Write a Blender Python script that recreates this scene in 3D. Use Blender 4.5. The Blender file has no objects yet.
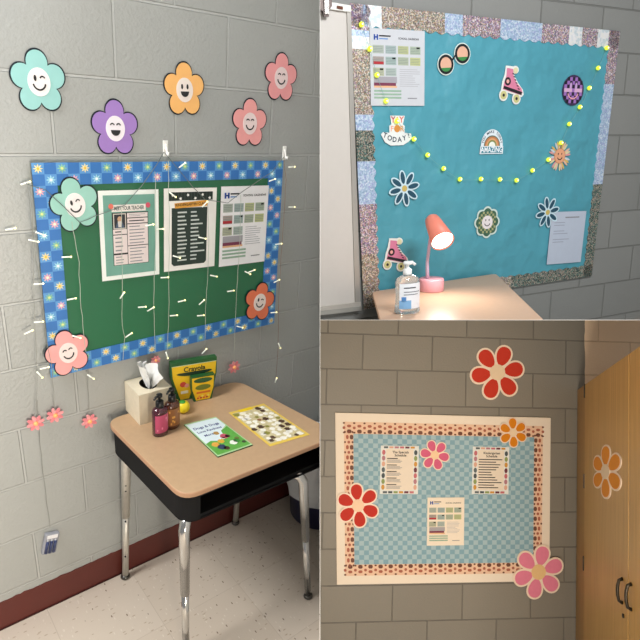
import bpy, bmesh, math, random
from mathutils import Matrix, Vector
random.seed(7)
PI = math.pi
SC = bpy.context.scene
COL = SC.collection

# ------------------------------------------------------------------ camera, world, lights, exposure
# Three open rooms (bays) meet behind two thin white dividers. Every bay has its own upright frame:
# x along its block wall, y into the wall, z up. Rows below: the bay axes as seen from the camera spot.
FOC, PP = 560.0, 320.0
AX = {
 'L': Matrix(((0.76419, -0.18201, 0.61878), (-0.63919, -0.34211, 0.68877), (0.08632, -0.92186, -0.37777))),
 'T': Matrix(((0.9137, -0.13022, 0.38496), (-0.40531, -0.22304, 0.88655), (-0.02958, -0.96607, -0.25657))),
 'B': Matrix(((0.99409, 0.03302, 0.10338), (-0.10474, 0.04245, 0.99359), (0.02842, -0.99855, 0.04566))),
}
DIST = {'L': 1.655, 'T': 2.245, 'B': 3.15}
CAMZ = {'L': 1.793, 'T': 0.0, 'B': 0.0}
CAMW = Vector((0, -1.655, 1.793))
BM = {}
for k in AX:
    R = AX['L'] @ AX[k].transposed()
    camk = Vector((0, -DIST[k], CAMZ[k]))
    BM[k] = Matrix.Translation(CAMW) @ R.to_4x4() @ Matrix.Translation(-camk)

def camspace(x, y, z):
    """point given right / down / forward of the camera spot"""
    return CAMW + AX['L'] @ Vector((x, y, z))

cam_d = bpy.data.cameras.new('camera'); cam = bpy.data.objects.new('camera', cam_d); COL.objects.link(cam)
cam_d.sensor_width = 36; cam_d.lens = 36 * FOC / 640; cam_d.clip_start = 0.02
cam.matrix_world = Matrix.Translation(CAMW) @ (AX['L'] @ Matrix(((1, 0, 0), (0, -1, 0), (0, 0, -1)))).to_4x4()
SC.camera = cam
SC.view_settings.view_transform = 'Standard'; SC.view_settings.look = 'None'
SC.view_settings.gamma = 1; SC.view_settings.use_curve_mapping = False
SC.view_settings.exposure = 0.0
w = bpy.data.worlds.new('world'); SC.world = w; w.use_nodes = True
w.node_tree.nodes['Background'].inputs[0].default_value = (1.0, 0.985, 0.97, 1)
w.node_tree.nodes['Background'].inputs[1].default_value = 0.29

def area(name, pos, target, size, power, col, size_y=None):
    d = bpy.data.lights.new(name, 'AREA'); d.energy = power; d.color = col; d.shape = 'RECTANGLE'
    d.size = size; d.size_y = size_y or size
    o = bpy.data.objects.new(name, d); COL.objects.link(o)
    o.location = pos; o.rotation_euler = (target - pos).to_track_quat('-Z', 'Y').to_euler()
    return o
area('ceiling_light_left_bay', camspace(-1.7, -1.35, 0.1), camspace(-0.8, 0.1, 1.8), 1.2, 116, (1, 0.985, 0.96), 0.9)
area('ceiling_light_upper_bay', camspace(1.2, -1.6, 0.2), camspace(0.8, -0.4, 2.5), 1.0, 58, (0.96, 0.97, 1.0), 0.6)
area('fill_light_lower_bay', camspace(0.55, 1.25, 0.2), camspace(1.0, 0.8, 3.0), 0.8, 66, (1, 0.89, 0.74), 0.5)  # added warm fill set low in the bay, not a real fixture

# ------------------------------------------------------------------ placement helpers
def ray(b, px, py):
    return AX[b] @ Vector(((px - PP) / FOC, (py - PP) / FOC, 1))
def wp(b, px, py, y=0.0):
    """point on the bay's wall (or a plane y in front of it)"""
    d = ray(b, px, py); v = d * ((DIST[b] + y) / d.y)
    return Vector((v.x, y, v.z + CAMZ[b]))
def hp(b, px, py, z):
    """point on a level surface of height z"""
    d = ray(b, px, py); v = d * ((z - CAMZ[b]) / d.z)
    return Vector((v.x, v.y - DIST[b], z))
def vp(b, px, py, p0, n):
    """point on any plane through p0 with normal n"""
    d = ray(b, px, py); o = Vector((0, -DIST[b], CAMZ[b]))
    return o + d * ((p0 - o).dot(n) / d.dot(n))

# ------------------------------------------------------------------ materials
def lin(h):
    h = h.lstrip('#'); out = []
    for i in (0, 2, 4):
        c = int(h[i:i + 2], 16) / 255
        out.append(c / 12.92 if c <= 0.04045 else ((c + 0.055) / 1.055) ** 2.4)
    return (*out, 1)
_m = {}
def M(hexc, rough=0.6, metal=0.0, var=0.04, scale=40, bump=0.0, bscale=200, trans=0.0, emit=0.0, coat=0.0, alpha=1.0):
    key = (hexc, rough, metal, var, scale, bump, bscale, trans, emit, coat, alpha)
    if key in _m: return _m[key]
    m = bpy.data.materials.new('surface_' + hexc.lstrip('#')); m.use_nodes = True
    nt = m.node_tree; N = nt.nodes; Lk = nt.links; p = N['Principled BSDF']
    c = lin(hexc)
    tc = N.new('ShaderNodeTexCoord'); nz = N.new('ShaderNodeTexNoise'); nz.inputs['Scale'].default_value = scale
    Lk.new(tc.outputs['Object'], nz.inputs['Vector'])
    mx = N.new('ShaderNodeMix'); mx.data_type = 'RGBA'
    mx.inputs['A'].default_value = tuple(max(0, v * (1 - var)) for v in c[:3]) + (1,)
    mx.inputs['B'].default_value = tuple(min(1, v * (1 + var)) for v in c[:3]) + (1,)
    Lk.new(nz.outputs['Fac'], mx.inputs['Factor']); Lk.new(mx.outputs['Result'], p.inputs['Base Color'])
    p.inputs['Roughness'].default_value = rough; p.inputs['Metallic'].default_value = metal
    p.inputs['Transmission Weight'].default_value = trans; p.inputs['Coat Weight'].default_value = coat
    p.inputs['Alpha'].default_value = alpha
    if rough > 0.5: p.inputs['Specular IOR Level'].default_value = 0.3
    if emit:
        p.inputs['Emission Color'].default_value = c; p.inputs['Emission Strength'].default_value = emit
    if bump:
        n2 = N.new('ShaderNodeTexNoise'); n2.inputs['Scale'].default_value = bscale; n2.inputs['Detail'].default_value = 3
        Lk.new(tc.outputs['Object'], n2.inputs['Vector'])
        b = N.new('ShaderNodeBump'); b.inputs['Strength'].default_value = bump; b.inputs['Distance'].default_value = 0.004 if bscale > 20 else 0.05
        Lk.new(n2.outputs['Fac'], b.inputs['Height']); Lk.new(b.outputs['Normal'], p.inputs['Normal'])
    _m[key] = m; return m

def block_wall(name, hexc, mortar, x0, z0, bw, bh, gloss=0.45, ms=0.005, peel=0.5):
    m = bpy.data.materials.new(name); m.use_nodes = True
    nt = m.node_tree; N = nt.nodes; Lk = nt.links; p = N['Principled BSDF']
    tc = N.new('ShaderNodeTexCoord'); sp = N.new('ShaderNodeSeparateXYZ'); Lk.new(tc.outputs['Object'], sp.inputs[0])
    def add(a, v):
        q = N.new('ShaderNodeMath'); q.operation = 'ADD'; q.inputs[1].default_value = v; Lk.new(a, q.inputs[0]); return q.outputs[0]
    cb = N.new('ShaderNodeCombineXYZ')
    Lk.new(add(sp.outputs['X'], -x0 + bw / 2 + bw * 20), cb.inputs[0]); Lk.new(add(sp.outputs['Z'], -z0 + bh * 20), cb.inputs[1])
    # slightly wavy joints
    br = N.new('ShaderNodeTexBrick'); br.offset = 0.5; br.offset_frequency = 2; br.squash = 1
    Lk.new(cb.outputs[0], br.inputs['Vector'])
    br.inputs['Scale'].default_value = 1; br.inputs['Brick Width'].default_value = bw; br.inputs['Row Height'].default_value = bh
    br.inputs['Mortar Size'].default_value = ms; br.inputs['Mortar Smooth'].default_value = 0.35; br.inputs['Bias'].default_value = 0
    c = lin(hexc); d = 0.035
    br.inputs['Color1'].default_value = tuple(v * (1 + d) for v in c[:3]) + (1,)
    br.inputs['Color2'].default_value = tuple(v * (1 - d) for v in c[:3]) + (1,)
    br.inputs['Mortar'].default_value = lin(mortar)
    Lk.new(br.outputs['Color'], p.inputs['Base Color'])
    p.inputs['Roughness'].default_value = gloss
    nz = N.new('ShaderNodeTexNoise'); nz.inputs['Scale'].default_value = 95; nz.inputs['Detail'].default_value = 4
    Lk.new(tc.outputs['Object'], nz.inputs['Vector'])
    b1 = N.new('ShaderNodeBump'); b1.inputs['Strength'].default_value = peel; b1.inputs['Distance'].default_value = 0.004
    Lk.new(nz.outputs['Fac'], b1.inputs['Height'])
    b2 = N.new('ShaderNodeBump'); b2.invert = True; b2.inputs['Strength'].default_value = 0.9; b2.inputs['Distance'].default_value = 0.009
    Lk.new(br.outputs['Fac'], b2.inputs['Height']); Lk.new(b1.outputs['Normal'], b2.inputs['Normal'])
    Lk.new(b2.outputs['Normal'], p.inputs['Normal'])
    return m

def tile_floor():
    m = bpy.data.materials.new('speckled_vinyl_tile'); m.use_nodes = True
    nt = m.node_tree; N = nt.nodes; Lk = nt.links; p = N['Principled BSDF']
    tc = N.new('ShaderNodeTexCoord')
    def vor(scale, thr, col, prev, stretch):
        mp = N.new('ShaderNodeMapping'); mp.inputs['Scale'].default_value = stretch; mp.inputs['Rotation'].default_value = (0, 0, random.random() * 3)
        Lk.new(tc.outputs['Object'], mp.inputs[0])
        v = N.new('ShaderNodeTexVoronoi'); v.inputs['Scale'].default_value = scale; Lk.new(mp.outputs[0], v.inputs['Vector'])
        q = N.new('ShaderNodeMath'); q.operation = 'LESS_THAN'; q.inputs[1].default_value = thr; Lk.new(v.outputs['Distance'], q.inputs[0])
        mx = N.new('ShaderNodeMix'); mx.data_type = 'RGBA'; Lk.new(q.outputs[0], mx.inputs['Factor'])
        Lk.new(prev, mx.inputs['A']); mx.inputs['B'].default_value = lin(col); return mx.outputs['Result']
    br = N.new('ShaderNodeTexBrick'); br.offset = 0; Lk.new(tc.outputs['Object'], br.inputs['Vector'])
    br.inputs['Scale'].default_value = 1; br.inputs['Brick Width'].default_value = 0.305; br.inputs['Row Height'].default_value = 0.305
    br.inputs['Mortar Size'].default_value = 0.0012
    br.inputs['Color1'].default_value = lin('cfc3b5'); br.inputs['Color2'].default_value = lin('cbbeaf'); br.inputs['Mortar'].default_value = lin('bfb2a3')
    c = br.outputs['Color']
    c = vor(75, 0.15, 'd8cec1', c, (1, 0.35, 1)); c = vor(62, 0.15, 'b5a491', c, (0.4, 1, 1)); c = vor(44, 0.095, '7d6a58', c, (1, 0.40, 1))
    Lk.new(c, p.inputs['Base Color']); p.inputs['Roughness'].default_value = 0.38
    return m

def glitter(name, cols, rough=0.35, metal=0.3, scale=230):
    m = bpy.data.materials.new(name); m.use_nodes = True
    nt = m.node_tree; N = nt.nodes; Lk = nt.links; p = N['Principled BSDF']
    tc = N.new('ShaderNodeTexCoord'); v = N.new('ShaderNodeTexVoronoi'); v.inputs['Scale'].default_value = scale
    Lk.new(tc.outputs['Object'], v.inputs['Vector'])
    s = N.new('ShaderNodeSeparateColor'); Lk.new(v.outputs['Color'], s.inputs[0])
    r = N.new('ShaderNodeValToRGB'); r.color_ramp.interpolation = 'CONSTANT'
    for i, h in enumerate(cols):
        e = r.color_ramp.elements[i] if i < 2 else r.color_ramp.elements.new(i / len(cols))
        e.position = i / len(cols); e.color = lin(h)
    Lk.new(s.outputs[0], r.inputs[0]); Lk.new(r.outputs['Color'], p.inputs['Base Color'])
    p.inputs['Roughness'].default_value = rough; p.inputs['Metallic'].default_value = metal
    return m

def wood(name, c1, c2):
    m = bpy.data.materials.new(name); m.use_nodes = True
    nt = m.node_tree; N = nt.nodes; Lk = nt.links; p = N['Principled BSDF']
    tc = N.new('ShaderNodeTexCoord'); mp = N.new('ShaderNodeMapping'); mp.inputs['Scale'].default_value = (60, 60, 2.5)
    Lk.new(tc.outputs['Object'], mp.inputs[0])
    nz = N.new('ShaderNodeTexNoise'); nz.inputs['Scale'].default_value = 1; nz.inputs['Detail'].default_value = 5; Lk.new(mp.outputs[0], nz.inputs['Vector'])
    r = N.new('ShaderNodeValToRGB'); r.color_ramp.elements[0].color = lin(c1); r.color_ramp.elements[1].color = lin(c2)
    r.color_ramp.elements[0].position = 0.3; r.color_ramp.elements[1].position = 0.7
    Lk.new(nz.outputs['Fac'], r.inputs[0]); Lk.new(r.outputs['Color'], p.inputs['Base Color']); p.inputs['Roughness'].default_value = 0.4
    return m

PAPER = M('f4f2ee', 0.7); INK = M('1b1b1e', 0.7); GREY_INK = M('8b8c90', 0.7)

# ------------------------------------------------------------------ mesh builder
_txt = {}
def text_tris(s):
    if s in _txt: return _txt[s]
    cu = bpy.data.curves.new('t', 'FONT'); cu.body = s; cu.align_x = 'CENTER'; cu.align_y = 'CENTER'; cu.offset = 0.022; cu.resolution_u = 3
    o = bpy.data.objects.new('t', cu); COL.objects.link(o)
    dg = bpy.context.evaluated_depsgraph_get(); me = o.evaluated_get(dg).to_mesh()
    vs = [(v.co.x, v.co.y) for v in me.vertices]; fs = [tuple(p.vertices) for p in me.polygons]
    bpy.data.objects.remove(o); bpy.data.curves.remove(cu)
    _txt[s] = (vs, fs); return _txt[s]

class MB:
    def __init__(s): s.v = []; s.f = []; s.fm = []; s.mats = []; s.sm = []
    def mi(s, m):
        if m not in s.mats: s.mats.append(m)
        return s.mats.index(m)
    def add(s, vs, fs, m, smooth=False):
        o = len(s.v); s.v += [tuple(v) for v in vs]; k = s.mi(m)
        for f in fs: s.f.append(tuple(i + o for i in f)); s.fm.append(k); s.sm.append(smooth)
        return s
    def prism(s, pts, m, y0, y1, side=None):
        """outline in x,z; front at y0 (toward viewer), back at y1"""
        n = len(pts)
        s.add([(x, y0, z) for x, z in pts], [tuple(range(n))], m)
        s.add([(x, y0, z) for x, z in pts] + [(x, y1, z) for x, z in pts],
              [(i, (i + 1) % n, n + (i + 1) % n, n + i) for i in range(n)] + [tuple(range(2 * n - 1, n - 1, -1))], side or m)
        return s
    def slab(s, pts, m, z0, z1, side=None):
        """outline in x,y; from z0 up to z1"""
        n = len(pts)
        s.add([(x, y, z1) for x, y in pts], [tuple(range(n))], m)
        s.add([(x, y, z1) for x, y in pts] + [(x, y, z0) for x, y in pts],
              [(i, (i + 1) % n, n + (i + 1) % n, n + i) for i in range(n)] + [tuple(range(2 * n - 1, n - 1, -1))], side or m)
        return s
    def box(s, c, d, m, rot=None):
        vs = [Vector((x * d[0] / 2, y * d[1] / 2, z * d[2] / 2)) for x in (-1, 1) for y in (-1, 1) for z in (-1, 1)]
        if rot: vs = [rot @ v for v in vs]
        return s.add([v + Vector(c) for v in vs], [(0, 1, 3, 2), (4, 6, 7, 5), (0, 4, 5, 1), (2, 3, 7, 6), (0, 2, 6, 4), (1, 5, 7, 3)], m)
    def tube(s, pts, r, m, n=8):
        pts = [Vector(p) for p in pts]; rs = r if isinstance(r, (list, tuple)) else [r] * len(pts)
        vs = []; fs = []; u = None
        for i, p in enumerate(pts):
            t = (pts[min(i + 1, len(pts) - 1)] - pts[max(i - 1, 0)]).normalized()
            if u is None: u = t.cross(Vector((0.3, 0.9, 0.2))).normalized()
            u = (u - t * u.dot(t)).normalized(); q = t.cross(u)
            for k in range(n):
                a = 2 * PI * k / n; vs.append(p + (u * math.cos(a) + q * math.sin(a)) * rs[i])
        for i in range(len(pts) - 1):
            for k in range(n): fs.append((i * n + k, i * n + (k + 1) % n, (i + 1) * n + (k + 1) % n, (i + 1) * n + k))
        fs.append(tuple(range(n))); fs.append(tuple(range((len(pts) - 1) * n, len(pts) * n)))
        return s.add(vs, fs, m, n > 6)
    def lathe(s, prof, m, c=(0, 0, 0), n=24, sx=1, sy=1, mtx=None, caps=True):
        vs = []; fs = []
        for r, z in prof:
            for k in range(n):
                a = 2 * PI * k / n; v = Vector((r * math.cos(a) * sx, r * math.sin(a) * sy, z))
                if mtx: v = mtx @ v
                vs.append(v + Vector(c))
        for i in range(len(prof) - 1):
            for k in range(n): fs.append((i * n + k, i * n + (k + 1) % n, (i + 1) * n + (k + 1) % n, (i + 1) * n + k))
        if caps:
            fs.append(tuple(range(n))); fs.append(tuple(range((len(prof) - 1) * n, len(prof) * n)))
        return s.add(vs, fs, m, True)
    def ball(s, c, r, m, n=16, sz=1):
        return s.lathe([(max(1e-4, r * math.sin(PI * i / 10)), -r * sz * math.cos(PI * i / 10)) for i in range(11)], m, c, n)
    def stroke(s, pts, w, m, y0, y1):
        """band of width w along 2d points"""
        L_, R_ = [], []
        for i, p in enumerate(pts):
            a = Vector(pts[max(i - 1, 0)]); b = Vector(pts[min(i + 1, len(pts) - 1)]); t = (b - a).normalized(); nn = Vector((-t.y, t.x)) * w / 2
            L_.append(Vector(p) + nn); R_.append(Vector(p) - nn)
        for i in range(len(pts) - 1):
            s.prism([L_[i], L_[i + 1], R_[i + 1], R_[i]], m, y0, y1)
        return s
    def text(s, t, size, x, z, m, y, rot=0, sx=1.0):
        vs, fs = text_tris(t); c, q = math.cos(rot), math.sin(rot)
        return s.add([(x + size * (a * sx * c - b * q), y, z + size * (a * sx * q + b * c)) for a, b in vs], fs, m)
    def text_flat(s, t, size, fn, m):
        vs, fs = text_tris(t)
        return s.add([fn(a * size, b * size) for a, b in vs], fs, m)
    def rect(s, x0, z0, x1, z1, m, y0, y1): return s.prism([(x0, z0), (x1, z0), (x1, z1), (x0, z1)], m, y0, y1)

def clip_bm(bm, mw, planes):
    inv = mw.inverted()
    for co, no in planes:       # keeps the side the normal points to
        lc = inv @ co; ln = (mw.to_3x3().transposed() @ no).normalized()
        r = bmesh.ops.bisect_plane(bm, geom=bm.verts[:] + bm.edges[:] + bm.faces[:], plane_co=lc, plane_no=ln, clear_inner=True, dist=1e-5)
        ed = [e for e in r['geom_cut'] if isinstance(e, bmesh.types.BMEdge) and e.is_valid and len(e.link_faces) == 1]
        if ed:
            try: bmesh.ops.contextual_create(bm, geom=ed)
            except Exception: pass

GAP = 0.0005
cx = AX['L'] @ Vector((1, 0, 0)); cy = AX['L'] @ Vector((0, 1, 0))
KEEP_LEFT = (CAMW - cx * GAP, -cx); KEEP_RIGHT = (CAMW + cx * GAP, cx)
KEEP_UP = (CAMW - cy * GAP, -cy); KEEP_DOWN = (CAMW + cy * GAP, cy)

def build(name, mb, mtx=None, parent=None, bevel=0.0, clip=None, sub=0):
    """one mesh object; mtx is its world matrix when it is top level"""
    me = bpy.data.meshes.new(name); me.from_pydata(mb.v, [], mb.f)
    for m in mb.mats: me.materials.append(m)
    me.polygons.foreach_set('material_index', mb.fm); me.polygons.foreach_set('use_smooth', mb.sm)
    bm = bmesh.new(); bm.from_mesh(me)
    if clip:
        bmesh.ops.remove_doubles(bm, verts=bm.verts[:], dist=1e-6)
        mw = mtx if mtx is not None else root_matrix(parent)
        clip_bm(bm, mw, clip)
    bmesh.ops.recalc_face_normals(bm, faces=bm.faces[:])
    bm.to_mesh(me); bm.free(); me.validate()
    o = bpy.data.objects.new(name, me); COL.objects.link(o)
    if parent is not None: o.parent = parent
    elif mtx is not None: o.matrix_world = mtx
    if bevel:
        b = o.modifiers.new('bevel', 'BEVEL'); b.width = bevel; b.segments = 3; b.limit_method = 'ANGLE'; b.angle_limit = 0.7
    return o
_rm = {}
def root_matrix(p):
    while p.parent is not None: p = p.parent
    return _rm[p.name]
def tag(o, label, cat, group=None, kind=None):
    o['label'] = label; o['category'] = cat
    if group: o['group'] = group
    if kind: o['kind'] = kind
    return o
def frame(b, loc, ry=0.0, rz=0.0):
    """world matrix of a bay-local spot; ry turns in the wall plane (counter-clockwise as seen), rz about the vertical"""
    return BM[b] @ Matrix.Translation(loc) @ Matrix.Rotation(rz, 4, 'Z') @ Matrix.Rotation(-ry, 4, 'Y')
def thing(name, label, cat, mtx, group=None):
    o = bpy.data.objects.new(name, None); o.empty_display_size = 0.05; COL.objects.link(o); o.matrix_world = mtx
    _rm[o.name] = mtx.copy()
    return tag(o, label, cat, group)
def struct(name, mb, mtx, clip=None, bevel=0):
    o = build(name, mb, mtx, clip=clip, bevel=bevel); o['kind'] = 'structure'; return o
def quad_frame(b, TL, TR, BR, BL, y=0.0):
    """rectangle on the wall: world matrix of its centre, width, height"""
    P = [wp(b, *p, y) for p in (TL, TR, BR, BL)]
    c = sum(P, Vector()) / 4; ux = (P[1] - P[0] + P[2] - P[3]) / 2; uz = (P[0] - P[3] + P[1] - P[2]) / 2
    a = (math.atan2(ux.z, ux.x) + math.atan2(-uz.x, uz.z)) / 2
    return frame(b, c, a), ux.length, uz.length
def ellipse(cx_, cz_, rx, rz, n=20, rot=0):
    c, s = math.cos(rot), math.sin(rot)
    return [(cx_ + rx * math.cos(2 * PI * i / n) * c - rz * math.sin(2 * PI * i / n) * s,
             cz_ + rx * math.cos(2 * PI * i / n) * s + rz * math.sin(2 * PI * i / n) * c) for i in range(n)]
def arc(cx_, cz_, r, a0, a1, n=10, sz=1):
    return [(cx_ + r * math.cos(math.radians(a0 + (a1 - a0) * i / n)), cz_ + r * sz * math.sin(math.radians(a0 + (a1 - a0) * i / n))) for i in range(n + 1)]

# ------------------------------------------------------------------ structure
def I4(b): return BM[b].copy()
wl = block_wall('grey_block_left', 'a6a9a7', 'b4b7b5', 0.6488, 1.7731, 0.3535, 0.2032, 0.42, 0.0045)
mb = MB(); mb.prism([(-0.6, 0), (2.6, 0), (2.6, 2.7), (-0.6, 2.7)], wl, 0, 0.1)
struct('wall_left', mb, I4('L'), [KEEP_LEFT])
mb = MB(); mb.slab([(-0.6, -2.2), (2.6, -2.2), (2.6, 0.1), (-0.6, 0.1)], tile_floor(), -0.05, 0)
struct('floor', mb, I4('L'), [KEEP_LEFT])
mb = MB(); red = M('5a2119', 0.45, var=0.12, scale=14)
top = []; x = -0.6
while x < 2.6:
    top.append((x, 0.118 + random.uniform(-0.0012, 0.0012) + (0.004 if random.random() < .05 else 0))); x += 0.013
mb.prism([(-0.6, 0.0)] + [(2.6, 0.0)] + top[::-1], red, -0.003, 0)
mb.prism([(-0.6, 0.0), (2.6, 0.0), (2.6, 0.006), (-0.6, 0.006)], M('3a1512', 0.6), -0.006, -0.003)
struct('baseboard_left', mb, I4('L'), [KEEP_LEFT])

wt = block_wall('grey_block_upper', '868783', '757671', 1.2345 * 2.245, -0.0285 * 2.245, 0.4064, 0.2032, 0.5, 0.004, 0.35)
mb = MB(); mb.prism([(0.3, -2.0), (4.2, -2.0), (4.2, 1.6), (0.3, 1.6)], wt, 0, 0.1)
struct('wall_upper_right', mb, I4('T'), [KEEP_RIGHT, KEEP_UP])

wb = block_wall('grey_block_lower', '827d73', '706c64', wp('B', 397, 390).x, -0.1045 * 3.15, 0.4064, 0.2007, 0.55, 0.0035, 0.3)
wb2 = block_wall('beige_block_lower', 'f4d8b8', 'e6caa8', wp('B', 397, 390).x, -0.1045 * 3.15, 0.4064, 0.2007, 0.6, 0.0035, 0.3)
edge = [(x_, z_) for x_, z_ in [(wp('B', 585 + random.uniform(-0.7, 0.5), y_).x, wp('B', 585, y_).z) for y_ in range(300, 400, 6)]]
ztop = 0.5; zbot = -2.1
xe = edge[-1][0]
mb = MB(); mb.prism([(-0.6, zbot), (xe, zbot)] + edge[::-1] + [(edge[0][0], ztop), (-0.6, ztop)], wb, 0, 0.1)
struct('wall_lower_right', mb, I4('B'), [KEEP_RIGHT, KEEP_DOWN])
mb = MB(); mb.prism([(xe, zbot), (3.6, zbot), (3.6, ztop), (edge[0][0], ztop)] + edge, wb2, 0, 0.1)
struct('wall_lower_right_beige', mb, I4('B'), [KEEP_RIGHT, KEEP_DOWN])

# thin white dividers added between the bays to keep their lights apart
DM = M('d8d6d2', 0.9, var=0.01)
def camframe(): return Matrix.Translation(CAMW) @ AX['L'].to_4x4()
t = 0.00025
mb = MB(); mb.add([(sx * t, y, z) for sx in (-1, 1) for (y, z) in ((-1.9, 0.85), (2.0, 0.85), (2.0, 3.35), (-1.9, 3.35))],
                  [(0, 1, 2, 3), (7, 6, 5, 4), (0, 4, 5, 1), (1, 5, 6, 2), (2, 6, 7, 3), (3, 7, 4, 0)], DM)
struct('added_divider_upright', mb, camframe())
mb = MB(); mb.add([(x, sy * t, z) for sy in (-1, 1) for (x, z) in ((t, 0.95), (2.4, 0.95), (2.4, 3.4), (t, 3.4))],
                  [(0, 1, 2, 3), (7, 6, 5, 4), (0, 4, 5, 1), (1, 5, 6, 2), (2, 6, 7, 3), (3, 7, 4, 0)], DM)
struct('added_divider_level', mb, camframe())

# ------------------------------------------------------------------ paper flowers with smiling faces
FSX = 0.87
def flower_outline(R, grow=0.0, n=100, a=0.6, b=0.385):
    out = []
    for i in range(n):
        th = 2 * PI * i / n; ph = ((th - PI / 2 + PI / 5) % (2 * PI / 5)) - PI / 5
        s = max(0, b * b - (a * math.sin(ph)) ** 2)
        r = R * (a * math.cos(ph) + math.sqrt(s)) + grow
        out.append((r * math.cos(th), r * math.sin(th)))
    return out
def smiley_flower(b, px, py, hpx, col, face, rot, label, kind, y=-0.001, group=None, ang=0):
    c = wp(b, px, py, y); R = (wp(b, px, py - hpx / 2, y).z - wp(b, px, py + hpx / 2, y).z) / 1.90
    t_ = thing('paper_flower', label, 'flower cutout', frame(b, c), group); rr_ = math.radians(rot)
    def nar(mb):   # the cutouts are a little taller than wide
        mb.v = [((x * math.cos(rr_) - z * math.sin(rr_)) * FSX, yy, x * math.sin(rr_) + z * math.cos(rr_)) for x, yy, z in mb.v]; return mb
    mb = MB(); mb.prism(flower_outline(R, R * 0.035), M('15202a', 0.6), -0.002, 0); build('outline', nar(mb), parent=t_)
    mb = MB(); mb.prism(flower_outline(R, -R * 0.02), M(col, 0.45, var=0.05), -0.0032, -0.002); build('petals', nar(mb), parent=t_)
    mb = MB(); mb.prism(ellipse(0, 0, R * .40, R * .44, 32), M(face, 0.5), -0.0042, -0.0032); f = build('face', nar(mb), parent=t_)
    ink = M('101014', 0.5); y0, y1 = -0.0050, -0.0042
    def eye(sx, closed):
        mb = MB()
        if closed: mb.stroke(arc(sx * R * .13, R * .09, R * .085, 20, 160, 8), R * .045, ink, y0, y1)
        else: mb.prism(ellipse(sx * R * .13, R * .12, R * .05, R * .095, 14), ink, y0, y1)
        build('eye', nar(mb), parent=f)
    eye(-1, kind in ('happy', 'laugh')); eye(1, kind in ('happy', 'laugh', 'wink'))
    mb = MB()
    if kind in ('laugh', 'grin'):
        mb.prism(arc(0, -R * .05, R * .2, 180, 360, 14), ink, y0, y1)
    else: mb.stroke(arc(0, -R * .02, R * .22, 190, 350, 12), R * .055, ink, y0, y1)
    build('mouth', nar(mb), parent=f)
    return t_
smiley_flower('L', 38.7, 82, 62, '96cdca', 'efe9ea', 2, 'teal paper flower with a winking face, high on the wall at far left', 'wink')
smiley_flower('L', 115, 128.5, 55, 'a27ec8', 'f4eef6', 0, 'purple paper flower with a laughing face above the green board', 'laugh')
smiley_flower('L', 184.2, 90, 53, 'f9bd70', 'f2e6df', 2, 'yellow-orange paper flower with open black grin on the wall', 'grin')
smiley_flower('L', 249.4, 123.5, 47.5, 'f3a6a4', 'f2dedd', 0, 'pink smiling paper flower just above the top right of the green board', 'happy')
smiley_flower('L', 280.7, 78, 48, 'f0a2a4', 'f0dcdc', 0, 'pink smiling paper flower highest and farthest right above the green board', 'happy')
smiley_flower('L', 75, 205, 53, '9acfc2', 'f2ecec', 12, 'teal winking paper flower on the top left corner of the green board', 'wink', y=-0.016)
smiley_flower('L', 68, 352.5, 44, 'f6a9a8', 'f3e2e0', 12, 'pink smiling paper flower on the bottom left corner of the green board', 'happy', y=-0.016)
smiley_flower('L', 259.3, 302, 36.5, 'ea7a54', 'f5e6df', -12, 'orange-red winking paper flower on the bottom right corner of the green board', 'wink', y=-0.016)

# ------------------------------------------------------------------ boards
def bil(P, u, v):
    """P = TL,TR,BR,BL (x,z); u to the right, v down"""
    a = P[0] * (1 - u) + P[1] * u; b = P[3] * (1 - u) + P[2] * u; q = a * (1 - v) + b * v
    return (q.x, q.y)
def board_quad(b, corners, y):
    P = [wp(b, *c, y) for c in corners]; c = sum(P, Vector()) / 4
    return c, [Vector((p.x - c.x, p.z - c.z)) for p in P]

# left board
c, Q = board_quad('L', ((29.5, 162), (281, 160), (272, 322), (49.5, 376)), -0.001)
bt = thing('bulletin_board', 'green bulletin board with a blue checked daisy border on the left wall', 'bulletin board', frame('L', c))
W_ = (Q[1] - Q[0]).length; H_ = (Q[0] - Q[3]).length
mb = MB(); mb.prism([bil(Q, 0.01, 0.01), bil(Q, .99, 0.01), bil(Q, .99, .99), bil(Q, 0.01, .99)], M('266b47', 0.25, var=0.12, scale=3), -0.012, 0)
build('green_panel', mb, parent=bt)
bw = 0.070
nu = 27; nv = round(nu * H_ / W_ ); cu_, cv_ = 1 / nu, 1 / nv
mb = MB(); bA, bB = M('2a70ba', 0.5), M('5798d4', 0.5)
dz = [M('efe0a8', .6), M('ecb0bc', .6), M('8ec8a4', .6), M('a4d8e8', .6)]; dc = [M('f3c24a', .6), M('fdf3d8', .6), M('dfe698', .6), M('f4fbff', .6)]
for i in range(nu):
    for j in range(nv):
        if 2 <= i < nu - 2 and 2 <= j < nv - 2: continue
        u0, u1, v0, v1 = i * cu_, (i + 1) * cu_, j * cv_, (j + 1) * cv_
        even = (i + j) % 2 == 0
        p = [bil(Q, u0, v0), bil(Q, u1, v0), bil(Q, u1, v1), bil(Q, u0, v1)]
        mb.add([(x, -0.0145, z) for x, z in p], [(0, 1, 2, 3)], bB if even else bA)
        if even:
            k = (i + (j // 2) * 1 + (j % 2) * 2) % 4; ccx, ccz = bil(Q, (u0 + u1) / 2, (v0 + v1) / 2); r = W_ / nu * .42
            pts = []
            for q in range(32):
                rr = r * (0.68 + 0.32 * math.cos(8 * 2 * PI * q / 32)); pts.append((ccx + rr * math.cos(2 * PI * q / 32), ccz + rr * math.sin(2 * PI * q / 32)))
            mb.prism(pts, dz[k], -0.0150, -0.0145); mb.prism(ellipse(ccx, ccz, r * .28, r * .28, 10), dc[k], -0.0153, -0.0150)
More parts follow.
